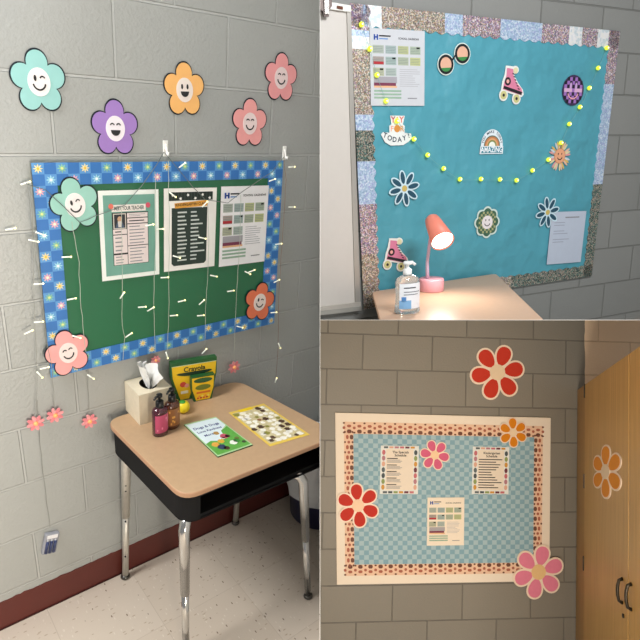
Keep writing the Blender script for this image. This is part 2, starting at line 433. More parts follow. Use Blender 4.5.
for (a, b_, c_, d_) in ((0, 0, 1, 2 * cv_), (0, 1 - 2 * cv_, 1, 1), (0, 0, 2 * cu_, 1), (1 - 2 * cu_, 0, 1, 1)):
    mb.prism([bil(Q, a, b_), bil(Q, c_, b_), bil(Q, c_, d_), bil(Q, a, d_)], bA, -0.0140, -0.012)
build('daisy_border', mb, parent=bt)

# generic pieces of printed pages
def lines(mb, x0, x1, z0, z1, n, m, y, ragged=0.3, th=0.35):
    h = (z0 - z1) / n
    for i in range(n):
        z = z0 - h * (i + .5); xe_ = x1 - (x1 - x0) * ragged * random.random()
        mb.rect(x0, z - h * th / 2, xe_, z + h * th / 2, m, y - .0002, y)
def page(b, quad, label, name='paper_page', cat='paper', y=-0.001, group=None, col=None):
    mt, w_, h_ = quad_frame(b, *quad, y); t_ = thing(name, label, cat, mt, group)
    mb = MB(); mb.rect(-w_ / 2, -h_ / 2, w_ / 2, h_ / 2, col or PAPER, -0.001, 0); build('sheet', mb, parent=t_)
    return t_, w_, h_
def calendar(b, quad, label, y, tint='f1f0f2'):
    t_, w_, h_ = page(b, quad, label, 'school_calendar', 'calendar', y, None, M(tint, .6))
    Y = -0.0010
    mb = MB(); bl = M('1f4aa0', .6)
    x, z = -w_ * .43, h_ * .39; s = h_ * .07
    mb.rect(x, z - s / 2, x + s * .35, z + s / 2, bl, Y - .0003, Y); mb.rect(x + s * .65, z - s / 2, x + s, z + s / 2, bl, Y - .0003, Y); mb.rect(x, z - s * .13, x + s, z + s * .13, bl, Y - .0003, Y)
    mb.rect(x + s * 1.2, z + s * .15, x + w_ * .3, z + s * .4, INK, Y - .0003, Y); mb.rect(x + s * 1.2, z - s * .35, x + w_ * .25, z - s * .15, M('5a8ac8', .6), Y - .0003, Y)
    build('logo', mb, parent=t_)
    mb = MB(); mb.text('SCHOOL CALENDAR', h_ * .036, w_ * .2, h_ * .385, INK, Y - .0003)
    build('heading', mb, parent=t_)
    mb = MB(); tints = ['a9b3a8', '9fb0ae', 'b3b98a', 'a5b3a0', 'a59a94', '9db0ac', 'a9b39c', 'b9bf88', 'b0b39a', 'a9b6b0']
    k = 0
    for r in range(3):
        for q in range(4):
            if r == 2 and q > 1: continue
            x0 = -w_ * .45 + q * w_ * .225; z1 = h_ * .29 - r * h_ * .145
            mb.rect(x0, z1 - h_ * .105, x0 + w_ * .195, z1, M(tints[k], .6), Y - .0003, Y)
            if k in (3, 5, 8): mb.rect(x0 + w_ * .12, z1 - h_ * .03, x0 + w_ * .18, z1 - h_ * .008, INK, Y - .0006, Y - .0003)
            if k == 4: mb.rect(x0, z1 - h_ * .10, x0 + w_ * .19, z1 - h_ * .065, M('b03038', .6), Y - .0006, Y - .0003)
            lines(mb, x0 + .002, x0 + w_ * .185, z1 - h_ * .012, z1 - h_ * .095, 4, M('7d8884', .6), Y - .0003, .1, .25)
            k += 1
    mb.rect(-w_ * .44, -h_ * .20, -w_ * .02, -h_ * .115, M('a3a0a6', .6), Y - .0003, Y)
    mb.rect(-w_ * .44, -h_ * .235, -w_ * .04, -h_ * .195, M('7a3a52', .6), Y - .0006, Y - .0003)
    mb.rect(-w_ * .44, -h_ * .26, -w_ * .02, -h_ * .235, M('e4b48a', .6), Y - .0003, Y)
    for q in range(3): mb.rect(-w_ * .44, -h_ * (.315 + q * .045), w_ * .06, -h_ * (.29 + q * .045), M('93b09a', .6), Y - .0003, Y)
    build('month_grids', mb, parent=t_)
    mb = MB(); lines(mb, w_ * .03, w_ * .42, h_ * .0, -h_ * .25, 9, M('b0b0b4', .6), Y, .4, .3); lines(mb, w_ * .18, w_ * .38, -h_ * .38, -h_ * .42, 1, GREY_INK, Y)
    build('notes', mb, parent=t_)
    return t_
calendar('L', ((221.5, 187.5), (268.5, 184.5), (264.5, 262), (218.5, 266)), 'white school calendar page with blue H logo on the green board', -0.0165)

# teacher introduction poster on the green board
t_, w_, h_ = page('L', ((97.5, 191), (159, 189), (158.5, 274), (102.5, 281.5)), 'teal bordered introduction poster with small portrait, leftmost sheet on the green board', 'poster', 'poster', -0.0165, None, M('eef4f0', .45))
Y = -0.001
mb = MB(); mb.rect(-w_ * .43, -h_ * .45, w_ * .43, h_ * .45, M('6fa596', .45, var=.18, scale=18), Y - .0004, Y); build('teal_ground', mb, parent=t_); Y -= .0004
mb = MB(); mb.rect(-w_ * .30, -h_ * .335, w_ * .31, h_ * .26, M('2a2d2c', .6), Y - .0003, Y); Y -= .0003
cells = [(-.29, .13, -.06, .25, 0), (-.05, .20, .30, .25, 2), (-.05, .135, .30, .19, 1), (-.05, -.115, .30, .125, 6), (-.29, .02, -.06, .075, 1), (-.29, -.195, -.06, .01, 4), (-.29, -.33, -.06, -.215, 3), (-.05, -.33, .30, -.125, 5)]
for i, (a, b_, c_, d_, n) in enumerate(cells):
    if i == 0: continue
    mb.rect(w_ * a, h_ * b_, w_ * c_, h_ * d_, M('e6d9d8', .6), Y - .0003, Y)
    lines(mb, w_ * (a + .03), w_ * (c_ - .03), h_ * (d_ - .008), h_ * (b_ + .008), max(1, n), GREY_INK if n > 1 else INK, Y - .0003, .4, .3)
build('text_boxes', mb, parent=t_)
mb = MB(); mb.rect(-w_ * .30, h_ * .27, w_ * .27, h_ * .345, M('eee7e2', .6), Y - .0003, Y); mb.text('MEET YOUR TEACHER', h_ * .058, -w_ * .01, h_ * .305, M('2f4a44', .6), Y - .0004, 0, .58); build('title_strip', mb, parent=t_)
mb = MB()
for sx in (-1, 1): mb.prism(ellipse(sx * w_ * .31, h_ * .33, w_ * .04, w_ * .045, 12), M('d0566a' if sx > 0 else 'e27868', .6), Y - .0012, Y - .0003)
build('flower_accent', mb, parent=t_)
mb = MB(); mb.rect(-w_ * .28, h_ * .08, -w_ * .07, h_ * .25, M('d9d2c8', .5), Y - .0003, Y); mb.rect(-w_ * .265, h_ * .09, -w_ * .085, h_ * .24, M('23262c', .5), Y - .0006, Y - .0003)
mb.prism(ellipse(-w_ * .175, h_ * .19, w_ * .038, h_ * .03, 14), M('c9a183', .6), Y - .0009, Y - .0006); mb.prism([(-w_ * .25, h_ * .09), (-w_ * .1, h_ * .09), (-w_ * .13, h_ * .15), (-w_ * .22, h_ * .15)], M('4d5d74', .6), Y - .0009, Y - .0006)
mb.prism([(-w_ * .2, h_ * .10), (-w_ * .15, h_ * .10), (-w_ * .14, h_ * .165), (-w_ * .21, h_ * .165)], M('d8d2cc', .6), Y - .0012, Y - .0009)
build('portrait', mb, parent=t_)

# class schedule
t_, w_, h_ = page('L', ((163.7, 188.5), (217.5, 187.5), (213.5, 265.5), (164, 272.5)), 'white page with a black class schedule panel, middle sheet on the green board', 'poster', 'poster', -0.0165)
Y = -.001
mb = MB(); mb.rect(-w_ * .42, h_ * .355, w_ * .42, h_ * .455, M('26302c', .6), Y - .0003, Y)
for q in range(14): mb.rect(-w_ * .42 + w_ * .06 * q, h_ * .355, -w_ * .42 + w_ * .06 * q + .0006, h_ * .455, M('59645f', .6), Y - .0005, Y - .0003)
for q in range(6):
    xx = -w_ * .34 + q * w_ * .14; zz = h_ * (.40 + .02 * (-1) ** q)
    mb.prism([(xx + (.0055 if i % 2 else .003) * math.cos(i * PI / 5), zz + (.0055 if i % 2 else .003) * math.sin(i * PI / 5)) for i in range(10)], PAPER, Y - .0008, Y - .0005)
build('daisy_header', mb, parent=t_)
mb = MB(); mb.prism([(x, z) for x, z in [(-w_ * .36 + .008, -h_ * .44), (w_ * .32 - .008, -h_ * .44), (w_ * .32, -h_ * .44 + .008), (w_ * .32, h_ * .27), (-w_ * .36, h_ * .27), (-w_ * .36, -h_ * .44 + .008)]], M('20332c', .5), Y - .0003, Y)
for q in range(13):
    z = h_ * (.215 - q * .049); a = M('cfd6d2', .6)
    mb.rect(-w_ * .25, z - h_ * .009, -w_ * random.uniform(.06, .12), z + h_ * .009, a, Y - .0005, Y - .0003); mb.rect(w_ * .0, z - h_ * .009, w_ * random.uniform(.1, .28), z + h_ * .009, a, Y - .0005, Y - .0003)
build('schedule_panel', mb, parent=t_)
mb = MB(); s = .04; mb.prism([(-w_ * .30, h_ * .265), (w_ * .32, h_ * .285), (w_ * .31, h_ * .355), (-w_ * .31, h_ * .325)], M('dfa044', .6), Y - .0009, Y - .0003); mb.text('KINDERGARTEN CLASS', h_ * .042, 0, h_ * .308, INK, Y - .0010, .03, .92)
build('title_banner', mb, parent=t_)

# ------------------------------------------------------------------ fairy lights of the left bay
def clear_hook(px, py, label):
    c = wp('L', px, py, 0); t_ = thing('adhesive_hook', label, 'hook', frame('L', c), 'adhesive wall hooks')
    wm = M('f4f4f0', .35)
    mb = MB(); mb.box((0, -.002, 0), (.016, .004, .048), wm); build('backing_plate', mb, parent=t_, bevel=.002)
    mb = MB(); mb.tube([(0, -.004, .012), (0, -.010, -.004), (0, -.014, -.016), (0, -.020, -.018), (0, -.022, -.008)], .003, wm); build('hook', mb, parent=t_)
clear_hook(165.2, 148.5, 'white adhesive hook above the middle of the green board')
clear_hook(284, 153, 'white adhesive hook above the right corner of the green board')
wirem = M('b9c2b4', .5); wired = M('8d8f88', .5); browny = M('8c6f58', .5)
ft = thing('fairy_lights', 'curtain of warm fairy lights on thin clear wire hanging over the green board', 'string lights', frame('L', Vector((0, 0, 0))))
YW = -.024
def wire(pts, m=wirem, r=.0008, jitter=.0015, y=YW):
    P = []
    for i in range(len(pts) - 1):
        a = wp('L', *pts[i], y); b_ = wp('L', *pts[i + 1], y); n = max(2, int((b_ - a).length / .03))
        for k in range(n): P.append(a.lerp(b_, k / n) + Vector((random.uniform(-1, 1) * jitter, 0, random.uniform(-1, 1) * jitter)))
    P.append(wp('L', *pts[-1], y)); mb = MB(); mb.tube(P, r, m, 5); build('wire', mb, parent=ft)
wire([(26, 183), (45, 190), (62, 205), (80, 222), (95, 216), (125, 205), (150, 175), (164, 152)], M('66706c', .5), .0011)
wire([(164, 152), (180, 172), (205, 200), (228, 203), (252, 185), (272, 172), (284, 157)], M('66706c', .5), .0011)
wire([(27, 184), (31, 215), (33, 250), (34, 300), (36, 350), (37, 395), (36, 418)], wired, y=-.020)
wire([(30, 186), (35, 250), (44, 320), (52, 372), (55, 411)], wired, y=-.020)
wire([(72, 222), (74, 236), (79, 262), (80, 298), (84, 335), (86, 352)])
wire([(121, 207), (122, 262), (122, 295), (122, 325), (125, 337), (123, 360)])
wire([(155, 172), (156, 230), (154, 278), (154, 308), (155, 352)])
wire([(168, 160), (169, 200), (169, 250), (169, 290), (169, 315), (167, 352)])
wire([(208, 202), (209, 240), (208, 272), (206, 300), (205, 345)])
wire([(241, 195), (240, 240), (238, 270), (236, 300), (235, 325), (234, 360)])
wire([(284, 158), (286, 180), (283, 230), (279, 290), (278, 345), (276, 378)], browny, y=-.020)
wire([(88, 352), (88, 385), (89, 415)], wired, y=-.012)
wire([(37, 400), (40, 440), (44, 480), (50, 527)], wired, y=-.008)
bulbs = [(26, 183, 20), (11, 229, 10), (41, 234, -25), (34, 241, -15), (67, 257, 0), (39, 284, 0), (72, 299, 8), (39, 322, 0), (29, 332, 25), (45, 368, 8), (40, 375, -60),
 (122.5, 295, 60), (151, 309, 30), (142.5, 307, 0), (129, 335, 35), (91, 377, -45), (77, 337, -25), (231, 291, 5), (202, 302, 45), (174, 315.5, 0), (201, 315.5, 0),
 (240, 327, -20), (274, 312.5, 0), (279.5, 346, -70), (204.5, 351, 50), (167, 355.5, -80), (276, 380, 85), (182, 301, 10), (292, 167, 5), (292, 207, 0), (279, 244, 5),
 (277, 281, 25), (272.5, 180, 20), (182.5, 165, 40), (205, 204, 50), (202.5, 238, -15), (177, 257, -20), (214, 276, -15), (252, 271, 20), (165, 277.5, 0), (160, 229, 0), (248, 273, -30), (150, 225, 10), (173, 195, -40)]
tubem = M('e9ece0', .3, emit=.25); tipm = M('fff0a8', .3, emit=2.2)
for (px, py, an) in bulbs:
    c = wp('L', px, py, YW - .001 if px > 28 and px < 285 else -.012); a = math.radians(an); d = Vector((math.cos(a), -.25, math.sin(a)))
    s = .0135; mb = MB(); mb.tube([c - d * s, c + d * s * .6], .0023, tubem, 8); mb.ball(c + d * s * .75 * (1 if random.random() < .5 else 1), .0028, tipm, 8)
    build('bulb', mb, parent=ft)
mb = MB()
# battery pack hanging on the wall
c = wp('L', 49.5, 541, -.001); bt_ = thing('battery_pack', 'small clear battery pack with blue cells, low on the left wall', 'battery pack', frame('L', c, math.radians(-14)))
mb = MB(); mb.box((0, -.009, 0), (.046, .018, .080), M('b7bac4', .25, trans=.35)); build('case', mb, parent=bt_, bevel=.004)
mb = MB(); mb.box((0, -.0175, .030), (.034, .003, .014), M('e6e6ea', .4)); build('lid', mb, parent=bt_, bevel=.001)
for i in (-1, 0, 1):
    mb = MB(); mb.tube([(i * .0125, -.018, -.033), (i * .0125, -.018, .014)], .0054, M('2f3c66', .35), 12); mb.tube([(i * .0125, -.018, .014), (i * .0125, -.018, .019)], .0032, M('cfd2d8', .3, .6), 10); build('battery', mb, parent=bt_)
def ornament(px, py, label, y=-.012, r=.024):
    c = wp('L', px, py, y); t_ = thing('flower_charm', label, 'flower charm', frame('L', c, .2))
    mb = MB()
    for k in range(8):
        a = k * PI / 4; mb.prism(ellipse(math.cos(a) * r * .68, math.sin(a) * r * .68, r * .42, r * .24, 12, a), M('e88a92' if k % 2 else 'f0a2a6', .7), -.003, 0)
    build('petals', mb, parent=t_)
    mb = MB(); mb.ball((0, -.004, 0), r * .3, M('f3a86a', .5, emit=.25), 10); build('center', mb, parent=t_)
ornament(35.5, 423, 'pink flower charm hanging at the far left, lowest on its wire'); ornament(55, 415, 'pink flower charm hanging second from left, slightly above its neighbours')
ornament(89.5, 421, 'pink flower charm hanging on the wall just left of the desk'); ornament(234, 367, 'pink flower charm hanging right of the crayon boxes')
ornament(155.5, 360, 'pink flower charm hanging directly behind the tissue', -.012, .016)

# ------------------------------------------------------------------ desk of the left bay
ZD = .72
dk = thing('school_desk', 'student desk with tan laminate top, black book box and chrome legs', 'desk', frame('L', Vector((.83, -.26, 0))))
o_ = Vector((.83, -.26))
def rounded(pts, r, n=6):
    out = []
    for i, p in enumerate(pts):
        a = (Vector(pts[i - 1]) - Vector(p)).normalized(); b_ = (Vector(pts[(i + 1) % len(pts)]) - Vector(p)).normalized(); p = Vector(p)
        s, e = p + a * r, p + b_ * r
        for k in range(n + 1):
            t_ = k / n; out.append(tuple(s * (1 - t_) ** 2 + p * 2 * t_ * (1 - t_) + e * t_ ** 2))
    return out
cor = [Vector((.546, -.028)), Vector((.580, -.512)), Vector((1.165, -.520)), Vector((1.068, -.018))]
rel = [tuple(c - o_) for c in cor]
mb = MB(); mb.slab(rounded(rel, .055), M('bb9c7b', .4, var=.07, scale=60), ZD - .018, ZD, M('b98f6e', .45)); build('desk_top', mb, parent=dk, bevel=.004, clip=[KEEP_LEFT])
def inset(k, g):  # shrink toward centre
    c_ = sum((Vector(p) for p in rel), Vector((0, 0))) / 4
    return [tuple(Vector(p) + (c_ - Vector(p)).normalized() * g) for p in rel]
ins = inset(0, .012); blk = M('08080a', .75, var=.1); zb, zt = ZD - .112, ZD - .0185
mb = MB(); mb.slab(rounded(ins, .05), blk, zb, zb + .004)
rp = rounded(ins, .05); inn = rounded(inset(0, .018), .047)
n = len(rp); seg = n // 4
for i in range(n):
    j = (i + 1) % n; mid = (Vector(rp[i]) + Vector(rp[j])) / 2
    # the front stays open
    if (Vector(rp[i]) - Vector(rp[j])).length > .3 and mid.y < -.2: continue
    mb.add([(*rp[i], zb), (*rp[j], zb), (*rp[j], zt), (*rp[i], zt), (*inn[i], zb), (*inn[j], zb), (*inn[j], zt), (*inn[i], zt)],
           [(0, 1, 2, 3), (5, 4, 7, 6), (3, 2, 6, 7), (0, 4, 5, 1), (1, 5, 6, 2), (0, 3, 7, 4)], blk)
build('book_box', mb, parent=dk, clip=[KEEP_LEFT])
mb = MB(); f0 = Vector(rel[1]); f1 = Vector(rel[2]); mb.box(((f0.x + f1.x) / 2 + 0, (f0.y + f1.y) / 2 + .018, zb + .008), ((f1 - f0).x - .11, .006, .016), blk); mb.box(((f0.x + f1.x) / 2, (f0.y + f1.y) / 2 + .02, zt - .006), ((f1 - f0).x - .11, .012, .012), blk); build('front_lip', mb, parent=dk, clip=[KEEP_LEFT])
chrome = M('cfcfcd', .18, 1.0, var=.02); steel = M('d0cdc4', .4, .7, var=.15, scale=60)
def leg(ft_, tp, front=True, holes=False):
    F = Vector((ft_[0] - o_.x, ft_[1] - o_.y, 0)); T = Vector((tp[0] - o_.x, tp[1] - o_.y, zb)); u = (F - T)
    pts = [T + Vector((0, .0 if front else 0, .02)), T, T + u * .05, T + u * .12, T + u * .5]
    if front:
        inward = Vector((.02 if ft_[0] < .8 else -.02, .02, -.004)); pts = [T + inward, T + inward * .45 + u * .012, T + u * .05, T + u * .12, T + u * .5]
    mb = MB(); mb.tube(pts, [.0165, .0165, .0165, .0165, .0145], chrome if front else steel, 14)
    l = build('leg', mb, parent=dk, clip=[KEEP_LEFT])
    mb = MB(); mb.tube([T + u * .47, T + u * .97], .0120, chrome if front else steel, 14)
    if holes:
        pass
    build('leg_extension', mb, parent=l, clip=[KEEP_LEFT])
    mb = MB(); mb.lathe([(.004, .018), (.016, .014), (.018, .006), (.014, 0.0005)], M('5a5854', .3, .8), (F.x, F.y, 0), 16); build('foot_glide', mb, parent=l, clip=[KEEP_LEFT])
    if holes:
        for k in (.25, .29, .52, .8):
            q = T + u * k + Vector((-.006, -.0125, 0)); mb = MB(); mb.ball(q, .0035, INK, 8); build('adjustment_hole', mb, parent=l)
flf = hp('L', 186, 650, .02)
leg((flf.x, flf.y), tuple(hp('L', 184, 523, zb))[:2]); leg((1.099, -.511), tuple(hp('L', 303, 474, zb))[:2])
leg((.581, -.030), (.600, -.060), False, True); leg((1.08, -.022), (1.075, -.05), False)

# things on the desk
def dl(px, py, z=ZD): return hp('L', px, py, z)
def level_quad(pts, z):
    P = [dl(*p, z) for p in pts]; c = sum(P, Vector()) / 4; return c, [Vector((p.x - c.x, p.y - c.y)) for p in P]
# tissue box
a = dl(140, 425.5); b_ = dl(125, 409); d0 = (b_ - a); ang = math.atan2(d0.y, d0.x) - PI / 2 * 1
s1 = .112
far = Vector((a.x, a.y)) + Vector((math.cos(.35), math.sin(.35))) * .1
rzt = math.atan2(d0.y, d0.x)   # direction of the left side
print('TISSUE side', d0.length, math.degrees(rzt))
ctr = a + Vector((math.cos(rzt), math.sin(rzt), 0)) * .0575 + Vector((math.sin(rzt), -math.cos(rzt), 0)) * .0575
tb = thing('tissue_box', 'cream patterned cube tissue box with a white tissue pulled up', 'tissue box', frame('L', ctr, 0, rzt))
cream = M('ded3bb', .55, var=.12, scale=45); hb = .113
mb = MB(); S = .0575
ring = ellipse(0, 0, .038, .026, 24); sq = [(S, 0), (S, S), (0, S), (-S, S), (-S, 0), (-S, -S), (0, -S), (S, -S)]
mb.add([(x, y, z) for z in (0, hb) for x, y in ((-S, -S), (S, -S), (S, S), (-S, S))], [(0, 1, 2, 3), (0, 4, 5, 1), (1, 5, 6, 2), (2, 6, 7, 3), (3, 7, 4, 0)], cream)
vs = [(x, y, hb) for x, y in sq] + [(x, y, hb) for x, y in ring]; fs = []
for q in range(8):
    r_ = [8 + (q * 3 + k) % 24 for k in range(4)]; fs.append((q, (q + 1) % 8, r_[3], r_[2], r_[1], r_[0]))
mb.add(vs, fs, cream)
mb.add([(x, y, hb) for x, y in ring] + [(x, y, hb - .03) for x, y in ring], [(k, (k + 1) % 24, 24 + (k + 1) % 24, 24 + k) for k in range(24)] + [tuple(range(24, 48))], M('2b2722', .9))
build('box', mb, parent=tb)
def tissue_sheet(amp, wid, hgt, yoff, tilt, ph):
    mb = MB(); nu_, nv_ = 22, 12; vs = []; fs = []
    for j in range(nv_ + 1):
        v = j / nv_
        for i in range(nu_ + 1):
            u = i / nu_ * 2 - 1; hw = .012 + wid * v ** .8 * (1 - .25 * v * v)
            zt_ = hgt * (1 - .38 * abs(u) ** 1.6 - .10 * math.sin(3 * u + ph))
            vs.append((u * hw + tilt * v, yoff * v + amp * (.3 + v) * math.sin(7 * u + ph) + .012 * v * v * math.sin(2.3 * u + ph), hb - .014 + zt_ * v - .03 * max(0, v - .75) * abs(u)))
    W = nu_ + 1
    for j in range(nv_):
        for i in range(nu_): fs.append((j * W + i, j * W + i + 1, (j + 1) * W + i + 1, (j + 1) * W + i))
    return mb.add(vs, fs, M('e9e9e7', .8, var=.02), True)
tis = tissue_sheet(.006, .058, .098, -.012, -.008, .4)
for q_ in (tissue_sheet(.006, .050, .104, .014, .004, 1.9), tissue_sheet(.005, .045, .085, .002, .016, 3.1)):
    for f_ in q_.f: tis.f.append(tuple(k_ + len(tis.v) for k_ in f_)); tis.fm.append(0); tis.sm.append(True)
    tis.v += q_.v
mb = tis; build('tissue', mb, parent=tb)

def pump_bottle(px, py, hb_, liquid, lab, accent, label):
    c = dl(px, py); t_ = thing('soap_bottle', label, 'soap bottle', frame('L', c, 0, .25), 'pump soap bottles beside the tissue box')
    w2, d2 = .0270, .0215
    mb = MB(); prof = [(.001, .0005), (.9, .0005), (1, .004), (1, hb_ * .86), (.93, hb_ * .94), (.6, hb_), (.45, hb_ + .002)]
    mb.lathe([(r * w2, z) for r, z in prof], M(liquid, .12, trans=.45, coat=.5), n=28, sy=d2 / w2); build('bottle', mb, parent=t_)
    mb = MB(); n = 12
    pts = [(w2 * 1.012 * math.cos(a), d2 * 1.012 * math.sin(a)) for a in [PI * 1.12 + PI * .76 * i / n for i in range(n + 1)]]
    mb.add([(x, y, z) for z in (hb_ * .16, hb_ * .8) for x, y in pts], [(i, i + 1, n + 2 + i, n + 1 + i) for i in range(n)], M(lab, .4), True)
    for q in range(9):
        i = random.randint(1, n - 2); z = hb_ * random.uniform(.2, .7); x, y = pts[i]; x2, y2 = pts[i + 1]
        mb.add([(x * 1.01, y * 1.01, z), (x2 * 1.01, y2 * 1.01, z), (x2 * 1.01, y2 * 1.01, z + .008), (x * 1.01, y * 1.01, z + .008)], [(0, 1, 2, 3)], M(accent, .4))
    build('label_sticker', mb, parent=t_)
    bk = M('121214', .3); mb = MB(); mb.lathe([(.0125, hb_ + .002), (.013, hb_ + .004), (.0125, hb_ + .022), (.010, hb_ + .024)], bk); build('collar', mb, parent=t_)
    mb = MB(); mb.lathe([(.0045, hb_ + .02), (.0045, hb_ + .037), (.0095, hb_ + .038), (.0095, hb_ + .046), (.007, hb_ + .048)], bk)
    mb.tube([(0, 0, hb_ + .043), (-.02, -.006, hb_ + .044), (-.028, -.009, hb_ + .040)], [.005, .004, .003], bk, 10); build('pump', mb, parent=t_)
pump_bottle(160.3, 433.5, .100, '5a2234', 'b8486c', 'e58aa8', 'dark berry soap bottle with pink label and black pump, front one by the tissue box')
pump_bottle(172.3, 426.5, .098, '6b3a24', '8d5a2e', 'dba44e', 'amber brown soap bottle with golden label and black pump, behind the berry one')

c = dl(183, 412.5); r_ = .0235
yb = thing('toy_ball', 'small yellow ball with green top patch behind the amber soap bottle', 'ball', frame('L', c))
mb = MB(); mb.ball((0, 0, r_), r_, M('ecd21c', .4), 24); build('ball', mb, parent=yb)
mb = MB(); mb.lathe([(.0125, r_ * 1.84), (.010, r_ * 1.95), (.004, r_ * 2.03)], M('3f9a3a', .4), (-.002, 0, 0), 14); build('green_patch', mb, parent=yb)

# crayon cartons
def carton(c, rz, w_, h_, d_, label, big):
    t_ = thing('crayon_box', label, 'crayon box', frame('L', c, 0, rz), 'yellow and green crayon boxes')
    gn, yl = M('1f5a2c', .4), M('f0c318', .4, var=.05); ink = M('12301c', .5)
    mb = MB(); mb.add([(x, y, z) for z, k in ((0, .78), (h_ * .6, 1), (h_, 1)) for x, y in ((-w_ / 2 * k, -d_ / 2), (w_ / 2 * k, -d_ / 2), (w_ / 2 * k, d_ / 2), (-w_ / 2 * k, d_ / 2))],
       [(0, 1, 2, 3), (8, 9, 10, 11)] + [(a + q, a + (q + 1) % 4, a + 4 + (q + 1) % 4, a + 4 + q) for a in (0, 4) for q in range(4)], gn); build('carton', mb, parent=t_)
    y = -d_ / 2
    mb = MB()
    if big:
        mb.prism([(-w_ * .485, h_ * .90), (-w_ * .47, h_ * .6), (-w_ * .31, h_ * .03), (-w_ * .12, h_ * .03), (-w_ * .02, h_ * .35), (w_ * .1, h_ * .10), (w_ * .36, h_ * .1), (w_ * .47, h_ * .6), (w_ * .485, h_ * .90)], yl, y - .0006, y)
        build('yellow_panel', mb, parent=t_)
        mb = MB(); mb.prism(arc(0, h_ * .715, w_ * .4, 190, 350, 14, .22) + [(w_ * .34, h_ * .72), (-w_ * .34, h_ * .72)], ink, y - .0012, y - .0006); mb.text('Crayola', h_ * .17, 0, h_ * .79, ink, y - .0016, 0, .95)
        build('logo', mb, parent=t_)
        mb = MB(); mb.prism(ellipse(-w_ * .25, h_ * .42, w_ * .07, h_ * .07, 14), M('c8402c', .5), y - .0012, y - .0006); mb.prism(ellipse(-w_ * .17, h_ * .38, w_ * .05, h_ * .05, 14), M('e89a8c', .5), y - .0014, y - .0012)
        mb.rect(-w_ * .3, h_ * .18, -w_ * .14, h_ * .25, M('f2efdc', .5), y - .0012, y - .0006); build('printed_marks', mb, parent=t_)
        mb = MB(); mb.rect(-w_ * .49, h_ * .89, w_ * .49, h_ * .91, M('cfe0b8', .5), y - .0006, y); build('top_band', mb, parent=t_)
    else:
        mb.prism([(-w_ * .47, h_ * .95), (-w_ * .46, h_ * .5), (-w_ * .30, h_ * .03), (w_ * .30, h_ * .03), (w_ * .46, h_ * .5), (w_ * .47, h_ * .95)], yl, y - .0006, y); build('yellow_panel', mb, parent=t_)
        mb = MB(); mb.prism(ellipse(0, h_ * .83, w_ * .40, h_ * .10, 20), M('2c5a34', .5), y - .0012, y - .0006); mb.prism(ellipse(0, h_ * .55, w_ * .33, h_ * .11, 20), M('6d7a26', .5), y - .0012, y - .0006)
        build('green_ovals', mb, parent=t_)
        mb = MB(); mb.rect(-w_ * .28, h_ * .30, w_ * .32, h_ * .38, M('d8702a', .5), y - .0012, y - .0006)
        for q in range(8): mb.prism(ellipse(-w_ * .22 + q * w_ * .065, h_ * (.12 + .07 * (q % 2)), w_ * .05, h_ * .04, 10), M(['d85a2a', 'e8923a', 'b8452a', 'ecd860'][q % 4], .5), y - .0012, y - .0006)
        build('printed_crayons', mb, parent=t_)
pL, pR = dl(180, 402), dl(213, 393.5); cc = (pL + pR) / 2; rz = math.atan2((pR - pL).y, (pR - pL).x); wbig = (pR - pL).length
print('CRAYON', wbig, math.degrees(rz))
nrm = Vector((math.sin(rz), -math.cos(rz), 0))
carton(cc - nrm * .012 - Vector((math.cos(rz), math.sin(rz), 0)) * .008, rz - .12, wbig * 1.28, .155, .024, 'larger green and yellow crayon box standing at the back of the desk', True)
carton(cc + nrm * .0160 + Vector((math.cos(rz), math.sin(rz), 0)) * wbig * .10, rz - .12, wbig * .66, .100, .020, 'smaller yellow crayon box leaning in front of the larger one', False)

# picture book and sticker sheet
def flat_quad_thing(name, label, cat, pts, th, cover):
    c, q = level_quad(pts, ZD + th); c.z = ZD; t_ = thing(name, label, cat, frame('L', c)); return t_, q
t_, q = flat_quad_thing('picture_book', 'thin picture book with green cover lying on the tan desk', 'book', ((184, 424.5), (215.8, 416.8), (252.7, 444.5), (217.8, 456.5)), .005, None)
def bq(Pq, u, v):
    a = Pq[0] * (1 - u) + Pq[1] * u; b2 = Pq[3] * (1 - u) + Pq[2] * u; w2 = a * (1 - v) + b2 * v; return (w2.x, w2.y)
def flatpoly(mb, Pq, uv, m, z0, z1): mb.slab([bq(Pq, u, v) for u, v in uv], m, z0, z1)
mb = MB(); flatpoly(mb, q, [(0, 0), (1, 0), (1, 1), (0, 1)], M('2e5a38', .5), .0002, .0042); build('pages', mb, parent=t_)
mb = MB(); flatpoly(mb, q, [(0, 0), (1, 0), (1, 1), (0, 1)], M('a9cf9a', .4), .0042, .005)
flatpoly(mb, q, [(.03, .03), (.97, .03), (.97, .30), (.7, .42), (.62, .58), (.4, .66), (.2, .60), (.03, .64)], M('d9e8ee', .4), .005, .0052)
flatpoly(mb, q, [(.03, .64), (.2, .60), (.4, .66), (.62, .58), (.7, .42), (.97, .34), (.97, .97), (.03, .97)], M('5fa648', .4, var=.2, scale=60), .005, .0052)
build('cover', mb, parent=t_)
mb = MB(); ti = M('27357a', .5)
for txt, v, u, s_, m_ in (('Dogs & Dogs', .20, .48, .15, ti), ('Love Kindness', .32, .46, .13, ti), ('More', .44, .32, .13, ti)):
    mb.text_flat(txt, s_, lambda a, b, u=u, v=v: (*bq(q, u + a * .95, v - b * .62), .0054), m_)
build('title', mb, parent=t_)
mb = MB()
